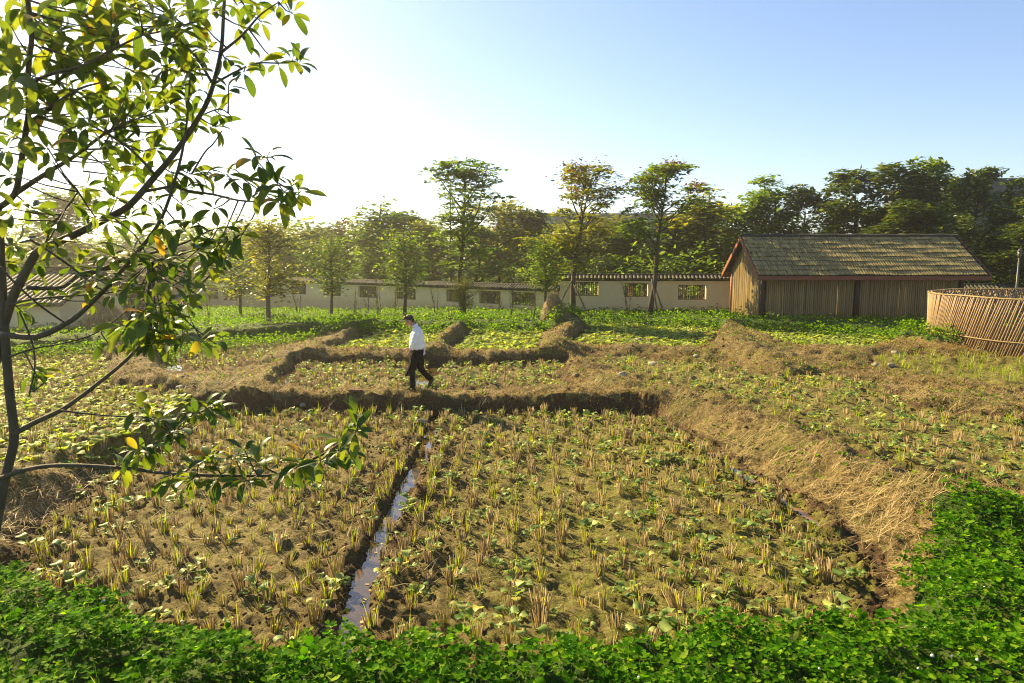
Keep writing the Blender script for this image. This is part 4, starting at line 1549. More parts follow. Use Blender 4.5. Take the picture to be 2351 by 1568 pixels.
# ================================================================== STONES, BRICK, STICKS
def stone_me(seed):
    bm = bmesh.new()
    bmesh.ops.create_icosphere(bm, subdivisions=2, radius=1)
    rs = random.Random(seed)
    ax = Vector((rs.uniform(.8, 1.2), rs.uniform(.6, .9), rs.uniform(.5, .65)))
    for v in bm.verts:
        f = 1 + 0.16 * math.sin(v.co.x * 3 + seed) + 0.13 * math.sin(v.co.y * 4.3 + seed * 2) + 0.1 * math.sin(v.co.z * 5 + seed)
        v.co = Vector((v.co.x * ax.x, v.co.y * ax.y, v.co.z * ax.z)) * f
    me = bpy.data.meshes.new('stone')
    bm.to_mesh(me)
    bm.free()
    me.polygons.foreach_set('use_smooth', np.ones(len(me.polygons), dtype=bool))
    return me


STONES = [(800, 986, 21, 'rounded grey stone at the left end of the front bank beside the water', 'stone'),
          (970, 989, 24, 'broad pale stone on the front bank left of the walking man', 'stone'),
          (1260, 973, 20, 'dark round stone at the edge of the plot right of the walking man', 'stone'),
          (698, 945, 17, 'small brown stone on the bank fork behind the water strip', 'stone'),
          (660, 948, 10, 'tiny brown stone left of the bank fork', 'stone'),
          (1426, 864, 26, 'large pale stone on the bank in front of the haystack plot', 'stone'),
          (1325, 865, 16, 'grey stone in the row on the middle bank', 'stone'),
          (1305, 866, 11, 'small dark stone at the left end of the row on the middle bank', 'stone'),
          (1373, 866, 11, 'brown stone between two larger ones on the middle bank', 'stone'),
          (1081, 861, 12, 'small stone on the bank right behind the walking man', 'stone'),
          (921, 858, 13, 'small stone on the bank just left of the walking man', 'stone'),
          (1463, 783, 30, 'flat grey stone on top of the bank beside the haystack', 'stone'),
          (1500, 837, 28, 'flat pale stone on the bank below the haystack', 'stone'),
          (1600, 829, 16, 'pale stone chip at the foot of the big brown mound', 'stone'),
          (2057, 797, 22, 'white stone at the corner of the plot near the round pen', 'stone'),
          (2010, 842, 18, 'brown stone in the bank below the white stone', 'stone'),
          (2045, 845, 18, 'second brown stone in the bank, right of its neighbour', 'stone'),
          (560, 1300, 0, '', ''),
          (415, 915, 20, 'grey stone set in the dark bank side behind the branches', 'stone')]
for i, (x_, y_, w_, lab, cat) in enumerate(STONES):
    if not w_: continue
    # the first few coordinates are read on the enlarged view of the middle of the photo
    dx_, dy_ = x_, y_
    if i < 5: dy_ = y_ - 0
    X_, Y_ = P(dx_, dy_, 0.45)
    z_ = h1(X_, Y_)
    X_, Y_ = P(dx_, dy_, z_)
    z_ = h1(X_, Y_)
    s_ = w_ / FPX * Y_ / 2
    o = link('stone', stone_me(i * 3 + 1), M['stone'], None, (X_, Y_, z_ + s_ * 0.22))
    o.scale = (s_, s_, s_)
    o.rotation_euler = (random.uniform(-.2, .2), random.uniform(-.2, .2), random.random() * 6)
    tag(o, lab, cat, 'stones on the earth banks')
X_, Y_ = P(816, 896, 0.46)
z_ = h1(X_, Y_)
bm = bmesh.new()
bmesh.ops.create_cube(bm, size=1)
bmesh.ops.scale(bm, vec=(0.30, 0.12, 0.06), verts=bm.verts)
bmesh.ops.bevel(bm, geom=bm.edges[:], offset=0.012, segments=2, affect='EDGES')
for v in bm.verts: v.co += Vector((random.uniform(-.006, .006), random.uniform(-.006, .006), random.uniform(-.006, .006)))
me = bpy.data.meshes.new('brick')
bm.to_mesh(me); bm.free()
o = link('brick', me, M['brick'], None, (X_, Y_, z_ + 0.03))
o.rotation_euler = (0.05, 0.04, 0.1)
tag(o, 'weathered red brick lying on the front bank left of the walking man', 'brick')
a_, b_ = P(418, 924, 0.45), P(468, 919, 0.45)
za, zb = h1(*a_), h1(*b_)
o = MB().tube([(0, 0, 0), (b_[0] - a_[0], b_[1] - a_[1], zb - za + 0.02)], [0.03, 0.022], 7).build('bamboo_stick', M['bamboo'], None, True, (a_[0], a_[1], za + 0.04))
tag(o, 'bamboo stick lying flat at the left end of the front bank', 'stick')
a_, b_ = P(480, 906, 0.45), P(532, 920, 0.45)
za, zb = h1(*a_), h1(*b_)
o = MB().tube([(0, 0, 0), (b_[0] - a_[0], b_[1] - a_[1], zb - za - 0.02)], [0.022, 0.015], 6).build('bamboo_stick', M['pole'], None, True, (a_[0], a_[1], za + 0.05))
tag(o, 'thin dark stick slanting across the left end of the front bank', 'stick')
# dry bush on the mound by the shed

# ================================================================== TREES
def branch_pts(r, p0, d0, L, seg=5, up=0.15, wob=0.18):
    pts = [np.array(p0, float)]
    d = np.array(d0, float)
    d /= np.linalg.norm(d)
    for i in range(seg):
        d = d + r.normal(0, wob, 3) + np.array([0, 0, up])
        d /= np.linalg.norm(d)
        pts.append(pts[-1] + d * L / seg)
    return pts


CARD = [(np.array([[0, 0, 0], [0.5, -0.28, 0.06], [1, 0, -0.06], [0.5, 0.28, 0.06]]), np.array([(0, 1, 2), (0, 2, 3)])),
        (np.array([[0, 0, 0], [0.4, -0.22, 0.05], [1, 0, -0.16], [0.4, 0.22, 0.05]]), np.array([(0, 1, 2), (0, 2, 3)]))]


def cards(name, pos, size, r, flat=0.6):
    n = len(pos)
    V_, F_ = scatter(CARD, r.integers(0, 2, n), np.asarray(pos), rotm(r.random(n) * 6.283, r.normal(0, flat, n), r.random(n) * 6.283), size * r.uniform(0.65, 1.3, n))
    return mesh_np(name, V_, F_)


def tree_meshes(kind, seed):
    """unit-height tree (1 m): (trunk mesh, crown mesh, pods or None)"""
    r = np.random.default_rng(seed)
    mb = MB()
    tips = []
    pods = []
    H = 10.0
    if kind == 'broad':           # dense evergreen: crown from 20 % up
        tp = branch_pts(r, (0, 0, 0), (0, 0, 1), H * 0.8, 7, 0.3, 0.07)
        mb.tube(tp, list(np.linspace(0.16, 0.04, 8)), 7)
        for i in range(16):
            k = r.uniform(1.5, 6.9)
            b = tp[int(k)] * (1 - k % 1) + tp[int(k) + 1] * (k % 1)
            a = r.random() * 6.28
            L = 2.3 * math.sin(math.pi * min(1, (b[2] / H) * 0.85 + 0.25)) * r.uniform(0.7, 1.1)
            bp = branch_pts(r, b, (math.cos(a), math.sin(a), 0.6), L, 4)
            mb.tube(bp, [0.05, 0.04, 0.03, 0.02, 0.01], 5)
        lob = r.uniform(0, 6.28, 4)
        for i in range(78):
            t = r.uniform(0.0, 1.0)
            z = H * (0.12 + 0.86 * t)
            a = r.random() * 6.28
            env = 2.1 * (math.sin(math.pi * (0.16 + 0.80 * t)) ** 0.7) * (1.0 if t < 0.5 else 1.0 - 0.45 * (t - 0.5)) * (1 + 0.22 * math.sin(3 * a + lob[0] + 5 * t))
            rr = env * math.sqrt(r.uniform(0.10, 1.0))
            c = np.array([rr * math.cos(a), rr * math.sin(a), z])
            cr = r.uniform(0.45, 0.85)
            m = int(100 * cr)
            d = r.normal(0, 1, (m, 3))
            d /= np.linalg.norm(d, axis=1)[:, None]
            tips.append(c + d * (cr * r.uniform(0.35, 1.0, m) ** 0.6)[:, None] * [1, 1, 0.7])
        pos = np.concatenate(tips)
        cm = cards('crown', pos, 0.36, r)
    elif kind == 'round':
        tp = branch_pts(r, (0, 0, 0), (0, 0, 1), H * 0.75, 6, 0.3, 0.09)
        mb.tube(tp, list(np.linspace(0.14, 0.05, 7)), 7)
        for i in range(14):
            k = r.uniform(2, 5.9)
            b = tp[int(k)]
            a = r.random() * 6.28
            bp = branch_pts(r, b, (math.cos(a), math.sin(a), 0.8), 2.4, 4)
            mb.tube(bp, [0.05, 0.04, 0.03, 0.02, 0.01], 5)
        for i in range(70):
            d = r.normal(0, 1, 3); d /= np.linalg.norm(d)
            c = np.array([0, 0, H * 0.60]) + d * np.array([2.3, 2.3, 3.6]) * r.uniform(0.3, 1.0)
            cr = r.uniform(0.4, 0.85)
            m = int(100 * cr)
            q = r.normal(0, 0.55, (m, 3))
            tips.append(c + q * cr)
        cm = cards('crown', np.concatenate(tips), 0.34, r)
    elif kind == 'slender':       # loose narrow tree, trunk and stems showing through
        tp = branch_pts(r, (0, 0, 0), (0, 0, 1), H * 0.9, 8, 0.3, 0.07)
        mb.tube(tp, list(np.linspace(0.10, 0.02, 9)), 6)
        for i in range(34):
            k = r.uniform(1.2, 7.9)
            b = tp[int(k)] * (1 - k % 1) + tp[int(k) + 1] * (k % 1)
            a = r.random() * 6.28
            L = r.uniform(0.9, 2.0) * (1.15 - 0.07 * k)
            bp = branch_pts(r, b, (math.cos(a), math.sin(a), 0.9), L, 4)
            mb.tube(bp, [0.03, 0.022, 0.016, 0.012, 0.006], 4)
            for p in bp[1:]:
                m = r.integers(14, 36)
                tips.append(p + r.normal(0, 0.30, (m, 3)))
        tips.append(tp[-1] + r.normal(0, 0.3, (40, 3)))
        cm = cards('crown', np.concatenate(tips), 0.30, r)
    elif kind == 'young':         # small street tree: clear trunk, round loose crown
        tp = branch_pts(r, (0, 0, 0), (0, 0, 1), H * 0.9, 8, 0.35, 0.05)
        mb.tube(tp, [0.15, 0.135, 0.125, 0.11, 0.09, 0.07, 0.05, 0.035, 0.02], 8)
        for i in range(30):
            k = r.uniform(2.4, 7.8)
            b = tp[int(k)] * (1 - k % 1) + tp[int(k) + 1] * (k % 1)
            a = 2.4 * i + r.normal(0, 0.4)
            L = 3.5 * math.sin(math.pi * min(0.97, (k - 1.8) / 6.6 + 0.1)) * r.uniform(0.35, 1.2)
            bp = branch_pts(r, b, (math.cos(a), math.sin(a), 0.55), L, 5, 0.1, 0.13)
            mb.tube(bp, [0.06, 0.045, 0.035, 0.025, 0.018, 0.01], 5)
            for p in bp[1:]:
                m = r.integers(8, 26)
                tips.append(p + r.normal(0, 0.45, (m, 3)))
        cm = cards('crown', np.concatenate(tips), 0.34, r)
    elif kind == 'feather':       # tall sparse tree with pinnate leaves in sprays at branch ends
        tp = branch_pts(r, (0, 0, 0), (0, 0, 1), H * 0.93, 10, 0.35, 0.06)
        mb.tube(tp, [0.13, 0.12, 0.11, 0.10, 0.09, 0.075, 0.06, 0.045, 0.03, 0.02, 0.01], 8)
        fr = []
        for i in range(18):
            k = r.uniform(3.7, 9.3) if i > 0 else 3.0
            b = tp[int(k)] * (1 - k % 1) + tp[int(k) + 1] * (k % 1)
            a = 2.4 * i + r.normal(0, 0.5)
            L = (0.45 + 2.2 * math.sin(math.pi * min(1, max(0, (k - 2.6) / 7.2)) ** 0.9)) * r.uniform(0.5, 1.1)
            bp = branch_pts(r, b, (math.cos(a), math.sin(a), r.uniform(0.6, 1.3) + 0.10 * (k - 4)), L * 1.15, 6, 0.06, 0.13)
            mb.tube(bp, [0.055, 0.045, 0.035, 0.028, 0.02, 0.014, 0.008], 5)
            for j in range(2, 7):
                for q in range(int(r.integers(0, 3)) if j < 6 else 4):
                    aa = r.random() * 6.28
                    tb = branch_pts(r, bp[j], (math.cos(aa), math.sin(aa), 0.35), r.uniform(0.25, 0.6), 2, 0.0, 0.2)
                    mb.tube(tb, [0.012, 0.009, 0.005], 4)
                    for w in range(r.integers(1, 4)):
                        fa = r.random() * 6.28
                        Lf = r.uniform(0.45, 0.8)
                        dz = r.uniform(-0.1, 0.5)
                        ax = np.array([math.cos(fa), math.sin(fa), dz])
                        for t in np.linspace(0.2, 1, 6):
                            p = tb[-1] + ax * Lf * t + np.array([0, 0, -0.4 * t * t * Lf])
                            sd_ = np.array([-math.sin(fa), math.cos(fa), 0]) * 0.13
                            fr += [p + sd_, p - sd_]
            if r.random() < 0.9 and k > 6:
                m = r.integers(40, 80)
                pods.append(bp[-1] + np.array([0, 0, 0.15]) + r.normal(0, 0.26, (m, 3)) * [1, 1, 0.9])
        cm = cards('crown', np.asarray(fr), 0.27, r, 0.5)
    elif kind == 'bare':
        for s in range(3):
            a = r.random() * 6.28
            tp = branch_pts(r, (0.15 * math.cos(a), 0.15 * math.sin(a), 0), (math.cos(a) * 0.2, math.sin(a) * 0.2, 1), H * r.uniform(0.7, 1.0), 7, 0.12, 0.09)
            mb.tube(tp, list(np.linspace(0.11, 0.02, 8)), 5)
            for i in range(9):
                k = r.integers(2, 7)
                aa = r.random() * 6.28
                bp = branch_pts(r, tp[k], (math.cos(aa) * 0.7, math.sin(aa) * 0.7, 1), r.uniform(1, 2.6), 3, 0.1)
                mb.tube(bp, [0.04, 0.03, 0.02, 0.01], 4)
                if r.random() < 0.4: tips.append(bp[-1] + r.normal(0, 0.35, (5, 3)))
        cm = cards('crown', np.concatenate(tips) if tips else np.zeros((1, 3)), 0.36, r)
    tm = mb.mesh('trunk', True)
    pm = cards('pods', np.concatenate(pods), 0.2, r, 1.0) if pods else None
    for me in (tm, cm, pm):
        if me is None: continue
        me.transform(Matrix.Scale(0.1, 4))
        me.update()
    # normalise to unit height
    top = float(np.percentile([v.co.z for v in cm.vertices], 98.5))
    if kind == 'bare': top = max(v.co.z for v in tm.vertices)
    for me in (tm, cm, pm):
        if me is None: continue
        me.transform(Matrix.Scale(1 / top, 4))
    tm.materials.append(M['bark'])
    if pm: pm.materials.append(M['pods'])
    co = np.array([v.co[:] for v in cm.vertices])
    wid = np.percentile(np.abs(co[:, 0]), 93) * 2 if len(co) > 4 else 0.4
    return tm, cm, pm, wid


TREES = {}
for kind, cnt in (('broad', 6), ('round', 4), ('slender', 5), ('young', 3), ('feather', 3), ('bare', 4)):
    TREES[kind] = [tree_meshes(kind, 200 + 13 * i + len(kind)) for i in range(cnt)]
CROWN_COPY = {}
tr_r = random.Random(77)


def tree(kind, var, x, ybase, ytop, wpx, Y, leafm, label, group=None, name='tree', pods=True, zb=None, seg_lean=0.0):
    """x, ybase, ytop, wpx: outline measured on the photograph; Y: distance"""
    tm, cm, pm, wid = TREES[kind][var % len(TREES[kind])]
    top = W(x, ytop, Y)
    base = W(x, ybase, Y) if zb is None else Vector((W(x, 640, Y).x, Y, zb))
    gz = h1(base.x, Y) if Y < 90 else -1.5
    base.z = gz - 0.05 if zb is None else zb
    base.x = W(x, ybase, Y).x
    H = top.z - base.z
    sx = (wpx / FPX * Y) / wid
    e_ = empty(name, base, tr_r.random() * 0.8 - 0.4)
    e_.scale = (sx, sx, H)
    e_.rotation_euler[0] = tr_r.uniform(-.01, .01)
    tag(e_, label, 'tree', group)
    link('trunk', tm, None, e_)
    key = (cm.name, leafm)
    if key not in CROWN_COPY:
        c2 = cm.copy()
        c2.materials.clear()
        c2.materials.append(M[leafm])
        CROWN_COPY[key] = c2
    if not (kind == 'bare' and not pods):
        link('crown', CROWN_COPY[key], None, e_)
    if pm and pods: link('seed_pods', pm, None, e_)['kind'] = 'stuff'
    return e_


# ---- trees standing in front of the wall
tree('young', 0, 617, 748, 508, 125, 29.5, 'lf_olive', 'small round-crowned tree with a clear trunk on the sunlit verge at left', zb=0.25)
tree('young', 1, 552, 716, 585, 92, 41.0, 'lf_mid', 'small tree in front of the lower wall left of the round-crowned tree')
tree('young', 2, 760, 722, 545, 110, 38.0, 'lf_mid', 'twiggy young tree in front of the second barred window from the left')
tree('young', 1, 929, 722, 530, 100, 36.5, 'lf_mid', 'young tree with a dark trunk sleeve right behind the walking man')
tree('feather', 0, 1062, 728, 374, 150, 34.0, 'lf_mid', 'tallest feathery tree, standing at the wall with a leafy shoot at its foot', pods=False)
tree('feather', 1, 1316, 716, 382, 165, 36.0, 'lf_olive', 'sparse tall tree propped by two stakes at the step in the wall')
tree('feather', 2, 1492, 714, 380, 165, 35.0, 'lf_mid', 'bushy tall tree with rusty seed pods left of the shed')
tree('young', 1, 1250, 718, 548, 84, 35.5, 'lf_mid', 'slim young tree behind the middle haystack')
# leafy shoot at the foot of the tallest tree
tree('young', 2, 1068, 722, 640, 62, 33.2, 'lf_olive', 'low pale leafy shoot at the foot of the tallest feathery tree', name='shrub')
SAP = [(683, 708, 655, 36, 44, 'leafless sapling below the first window of the middle wall'),
       (868, 742, 628, 40, 31, 'cluster of thin bare stems on the verge left of the walking man'),
       (812, 730, 662, 22, 33, 'short bare sapling between the cluster of stems and the round-crowned tree'),
       (842, 720, 655, 26, 36, 'bare sapling under the third barred window'),
       (1000, 716, 650, 26, 36, 'bare sapling between two windows right of the man'),
       (1172, 735, 620, 30, 32.5, 'slim bare sapling standing left of the slim young tree'),
       (1143, 714, 668, 24, 36, 'low bare sapling under the seventh window'),
       (1222, 728, 650, 34, 33, 'bare sapling with forked stems just left of the middle haystack'),
       (1442, 712, 640, 34, 34.6, 'bare sapling in front of the second window of the tall wall'),
       (480, 742, 668, 20, 31, 'dark bare sapling at the far left of the sunlit verge'),
       (905, 716, 660, 20, 37, 'thin bare sapling just left of the sleeved young tree')]
for i, (x_, yb, yt, w_, Y_, lab) in enumerate(SAP):
    tree('bare', i, x_, yb, yt, w_, Y_, 'lf_olive', lab, 'bare saplings in front of the wall', 'sapling')
tree('bare', 3, 1806, 800, 735, 36, 26.5, 'lf_olive', 'wispy dry shrub on the big brown mound below the shed', None, 'shrub')
# support stakes
for (x0, y0, x1, y1, Y_, lab) in ((1271, 708, 1315, 640, 35.0, 'stake leaning left against the sparse tall tree'), (1352, 716, 1318, 655, 35.4, 'stake leaning right against the sparse tall tree'),
                                  (1512, 714, 1496, 640, 34.4, 'stake leaning steeply against the rusty podded tree'), (1527, 714, 1497, 640, 34.8, 'outer stake leaning against the rusty podded tree'),
                                  (1048, 735, 1062, 668, 32.8, 'stake leaning against the tallest feathery tree')):
    a_, b_ = W(x0, y0, Y_), W(x1, y1, Y_ + 0.3)
    a_.z = h1(a_.x, a_.y) - 0.1
    o = MB().tube([(0, 0, 0), b_ - a_], [0.045, 0.04], 7).build('support_stake', M['pole'], None, True, a_)
    tag(o, lab, 'stake', 'stakes propping up trees')

# ---- trees beyond the wall
BT = [
    # kind, var, x, ytop, width, Y, leaf, label
    ('broad', 0, 415, 560, 190, 75, 'lf_mid', 'hazy bushy tree behind the long curving twigs at far left'),
    ('round', 1, 280, 545, 210, 80, 'lf_mid', 'dim round tree far behind the leafy branches'),
    ('broad', 2, 170, 560, 200, 72, 'lf_olive', 'pale yellowish tree above the farmhouse roof'),
    ('slender', 1, 100, 440, 150, 46, 'lf_mid', 'tall thin tree top showing through the branches above the farmhouse'),
    ('round', 2, 30, 560, 190, 60, 'lf_olive', 'bushy tree directly behind the farmhouse roof'),
    ('broad', 3, 345, 585, 150, 60, 'lf_olive', 'yellow-green tree right of the farmhouse roof'),
    ('round', 0, 480, 585, 160, 68, 'lf_mid', 'low dark tree at the left end of the garden wall'),
    ('round', 3, 640, 506, 200, 66, 'lf_mid', 'wide hazy tree above the round-crowned verge tree'),
    ('broad', 1, 555, 530, 140, 72, 'lf_mid', 'faint hazy tree left of the wide hazy tree'),
    ('broad', 4, 712, 560, 120, 62, 'lf_mid', 'low bushy tree just behind the second window'),
    ('round', 1, 790, 511, 125, 66, 'lf_rust', 'round tree with reddish brown top behind the wall'),
    ('slender', 0, 870, 478, 95, 58, 'lf_mid', 'wispy thin-topped tree between the reddish round tree and its green neighbour'),
    ('broad', 5, 930, 492, 120, 60, 'lf_mid', 'dense green tree above the sleeved young tree'),
    ('slender', 3, 985, 515, 80, 56, 'lf_olive', 'light green pointed tree left of the tallest feathery tree'),
    ('round', 2, 1148, 468, 130, 56, 'lf_olive', 'bushy olive tree just right of the tallest feathery tree'),
    ('broad', 0, 1090, 520, 110, 52, 'lf_mid', 'dark leafy tree low behind the tallest feathery tree'),
    ('broad', 3, 1215, 488, 120, 58, 'lf_dark', 'dark green tree between the two sparse tall trees'),
    ('slender', 4, 1265, 520, 90, 50, 'lf_olive', 'yellow-green tree with thin stems left of the staked sparse tree'),
    ('round', 0, 1345, 500, 130, 54, 'lf_olive', 'pale fluffy tree right behind the staked sparse tree'),
    ('slender', 2, 1412, 500, 95, 52, 'lf_olive', 'thin-stemmed tree between the staked tree and the podded tree'),
    ('broad', 2, 1455, 510, 100, 50, 'lf_mid', 'green tree low behind the podded tree on its left'),
    ('broad', 5, 1535, 500, 120, 52, 'lf_dark', 'dark tree directly behind the podded tree'),
    ('slender', 0, 1602, 450, 100, 50, 'lf_olive', 'thin yellowish tree right of the podded tree'),
    ('broad', 1, 1655, 478, 120, 54, 'lf_mid', 'mid green tree above the left end of the shed roof'),
    ('slender', 3, 1690, 452, 95, 52, 'lf_mid', 'loose green tree above the shed gable'),
    ('broad', 4, 1748, 416, 130, 52, 'lf_mid', 'tall pointed green tree behind the left part of the shed roof'),
    ('broad', 0, 1832, 435, 110, 50, 'lf_dark', 'shorter dark tree behind the middle of the shed roof'),
    ('slender', 1, 1885, 480, 90, 47, 'lf_mid', 'low sunlit tree between two dark ones behind the shed roof'),
    ('broad', 1, 1938, 398, 140, 48, 'lf_dark', 'big dark tree behind the right part of the shed roof'),
    ('broad', 5, 2035, 384, 150, 46, 'lf_dark', 'biggest dark dense tree behind the shed ridge end'),
    ('broad', 3, 2108, 376, 120, 46, 'lf_mid', 'tallest tree behind the shed with a sunlit top'),
    ('slender', 2, 2165, 404, 80, 48, 'lf_dark', 'narrow dark tree in front of the dark building'),
    ('broad', 2, 2240, 392, 120, 44, 'lf_dark', 'dense dark tree rising past the dark building roof'),
    ('broad', 4, 2312, 420, 110, 42, 'lf_dark', 'dark tree at the right edge below the roof line'),
    ('round', 3, 2400, 470, 140, 40, 'lf_dark', 'dark bushy tree cut by the right edge of the view'),
    ('round', 1, 2190, 500, 130, 41, 'lf_dark', 'shaded bushy tree close behind the right end of the shed'),
    ('slender', 4, 2290, 520, 110, 38, 'lf_dark', 'shaded slim tree behind the lamp post'),
    ('broad', 0, 2075, 470, 140, 43, 'lf_dark', 'shaded low tree right behind the shed ridge'),
]
for i, (kind, var, x_, yt, w_, Y_, lf, lab) in enumerate(BT):
    tree(kind, var, x_, 690, yt, w_ * 1.12, Y_, lf, lab, 'trees beyond the garden wall', zb=h1(W(x_, 640, Y_).x, Y_) - 0.1)
# understorey behind the wall: low leafy shrubs in one belt
r = np.random.default_rng(301)
n = 42000
t = r.random(n)
x_ = r.uniform(-62, 48, n)
y_ = np.where(x_ < 3, 47 - (x_ - 3) * 0.72, 42) + r.random(n) ** 1.2 * 26
z_ = h1(0, 60) * 0 + 2.8 * r.random(n) ** 1.2 * (0.5 + 1.3 * np.clip(0.5 + fbm(x_, y_, 0.35, 2), 0, 1)) + np.minimum(0, -0.03 * (y_ - 35)) * (x_ < 3)
m = np.abs(x_) < y_ * 0.82 + 4
V1, F1 = scatter(CARD, r.integers(0, 2, n)[m], np.stack([x_, y_, z_], 1)[m], rotm(r.random(n) * 6.28, r.normal(0, .6, n), r.random(n) * 6)[m], r.uniform(0.25, 0.55, n)[m])
stuff('undergrowth', 'dense shaded undergrowth among the trees beyond the garden wall', 'undergrowth', V1, F1, M['lf_mid'])

n = 26000
y_ = r.uniform(80, 94, n)
x_ = r.uniform(-1, 1, n) * (y_ * 0.8)
z_ = -1.5 + (8.0 + 6 * fbm(x_, y_, 0.09, 2) + 2.5 * fbm(x_, y_, 0.4, 2)) * r.random(n) ** 0.8
V1, F1 = scatter(CARD, r.integers(0, 2, n), np.stack([x_, y_, z_], 1), rotm(r.random(n) * 6.28, r.normal(0, .6, n), r.random(n) * 6), r.uniform(0.6, 1.3, n))
stuff('distant_woods', 'hazy distant belt of woods closing the view beyond the wall', 'woods', V1, F1, M['lf_mid'])

# ---- far buildings, lamp posts
bx0, bx1 = W(2172, 412, 75), W(2700, 412, 75)
bld = empty('office_building', (bx0.x, 75, -1))
tag(bld, 'dark grey panelled building rising behind the trees at the right edge', 'building')
hb = bx0.z + 1
MB().box(((bx1.x - bx0.x) / 2, 6, hb / 2), (bx1.x - bx0.x, 12, hb)).build('wall', M['darkwall'], bld)
PAN = MB().box((0, 0, 0), (2.44, 0.06, 1.14)).mesh('panel')
PAN.materials.append(M['darkwall'])
for i in range(10):
    for j in range(4):
        o = link('panel', PAN, None, bld)
        o.location = (1.28 + 2.5 * i, -0.035, hb - 0.8 - 1.2 * j)
MB().box(((bx1.x - bx0.x) / 2, -0.06, hb + 0.06), (bx1.x - bx0.x + 0.3, 0.4, 0.12)).build('parapet', M['darkwall'], bld)
q0, q1 = W(1140, 490, 98), W(1650, 490, 98)
b2 = empty('flat_roofed_building', (q0.x, 98, -1.5))
tag(b2, 'long pale flat-roofed building glimpsed between the trees in the middle', 'building')
hb = q0.z + 1.5
wl = MB().box(((q1.x - q0.x) / 2, 5, hb / 2), (q1.x - q0.x, 10, hb)).build('wall', M['paleroof'], b2)
MB().box(((q1.x - q0.x) / 2, -0.1, hb - 0.15), (q1.x - q0.x + 0.6, 0.8, 0.3)).build('parapet', M['paleroof'], b2)
WPN = MB().box((0, 0, 0), (1.6, 0.06, 1.5)).mesh('window')
WPN.materials.append(M['glass'])
for i in range(11):
    for j in range(2):
        o = link('window', WPN, None, b2)
        o.location = (1.5 + 2.5 * i, -0.02, hb - 1.6 - 3 * j)
q0 = W(690, 538, 95)
b3 = empty('small_building', (q0.x, 95, -1.5))
tag(b3, 'small pale roof showing between the hazy trees at centre left', 'building')
hb = q0.z + 1.5
MB().box((2.2, 3, hb / 2), (4.4, 6, hb)).build('wall', M['paleroof'], b3)
MB().rings([[Vector((x_, y_, z_)) for y_, z_ in ((-0.4, hb), (3, hb + 0.9), (6.4, hb), (3, hb - 0.05))] for x_ in (-0.3, 4.7)]).build('roof', M['tile'], b3)


def lamp(x_, ytop, Y_, lab, arm=True):
    t_ = W(x_, ytop, Y_)
    e_ = empty('lamp_post', (t_.x, Y_, -0.5))
    tag(e_, lab, 'lamp post')
    H = t_.z + 0.5
    MB().tube([(0, 0, 0), (0, 0, H)], [0.07, 0.045], 8).build('pole', M['metal'], e_, True)
    if arm:
        MB().tube([(0, 0, H - 0.02), (-0.5, -0.1, H + 0.12), (-0.9, -0.2, H + 0.16)], 0.03, 6).build('arm', M['metal'], e_, True)
        MB().ell((-1.15, -0.25, H + 0.16), (0.36, 0.13, 0.07)).build('lamp_head', M['metal'], e_, True)
    else:
        MB().tube([(0, 0, H - 0.05), (0, 0, H + 0.3)], [0.06, 0.11], 8).build('lamp_head', M['metal'], e_, True)
        MB().tube([(0, 0, H + 0.30), (0, 0, H + 0.42)], [0.13, 0.03], 8).build('cap', M['metal'], e_, True)


lamp(2340, 590, 36, 'short grey lamp post behind the wall at the right edge', False)
lamp(2362, 420, 42, 'tall street lamp with a curved arm at the top right edge')
t_ = W(1033, 410, 52)
o = MB().tube([(0, 0, 0), (0, 0, t_.z + 0.6)], [0.07, 0.05], 8).build('utility_pole', M['darkwood'], None, True, (t_.x, 52, -0.6))
tag(o, 'thin dark utility pole behind the tallest feathery tree', 'pole')
# dead flagpole pieces are left out

# ================================================================== FOREGROUND TREE
fg = empty('magnolia_tree', W(-75, 1568, 3.3))
FG = Vector(fg.location)
FG.z = h1(FG.x, FG.y)
fg.location = FG
tag(fg, 'young broad-leaved tree with glossy backlit leaves reaching in from the left', 'tree')


def dep(x, y):
    d_ = 3.15 + 0.35 * math.sin(x * 0.011 + 1.0) * math.cos(y * 0.009)
    if x < 330 and y < 330: d_ -= 0.55 * (1 - max(x, y, 0) / 330)
    return d_


def fgp(x, y, d_=None):
    return W(x, y, d_ or dep(x, y)) - FG


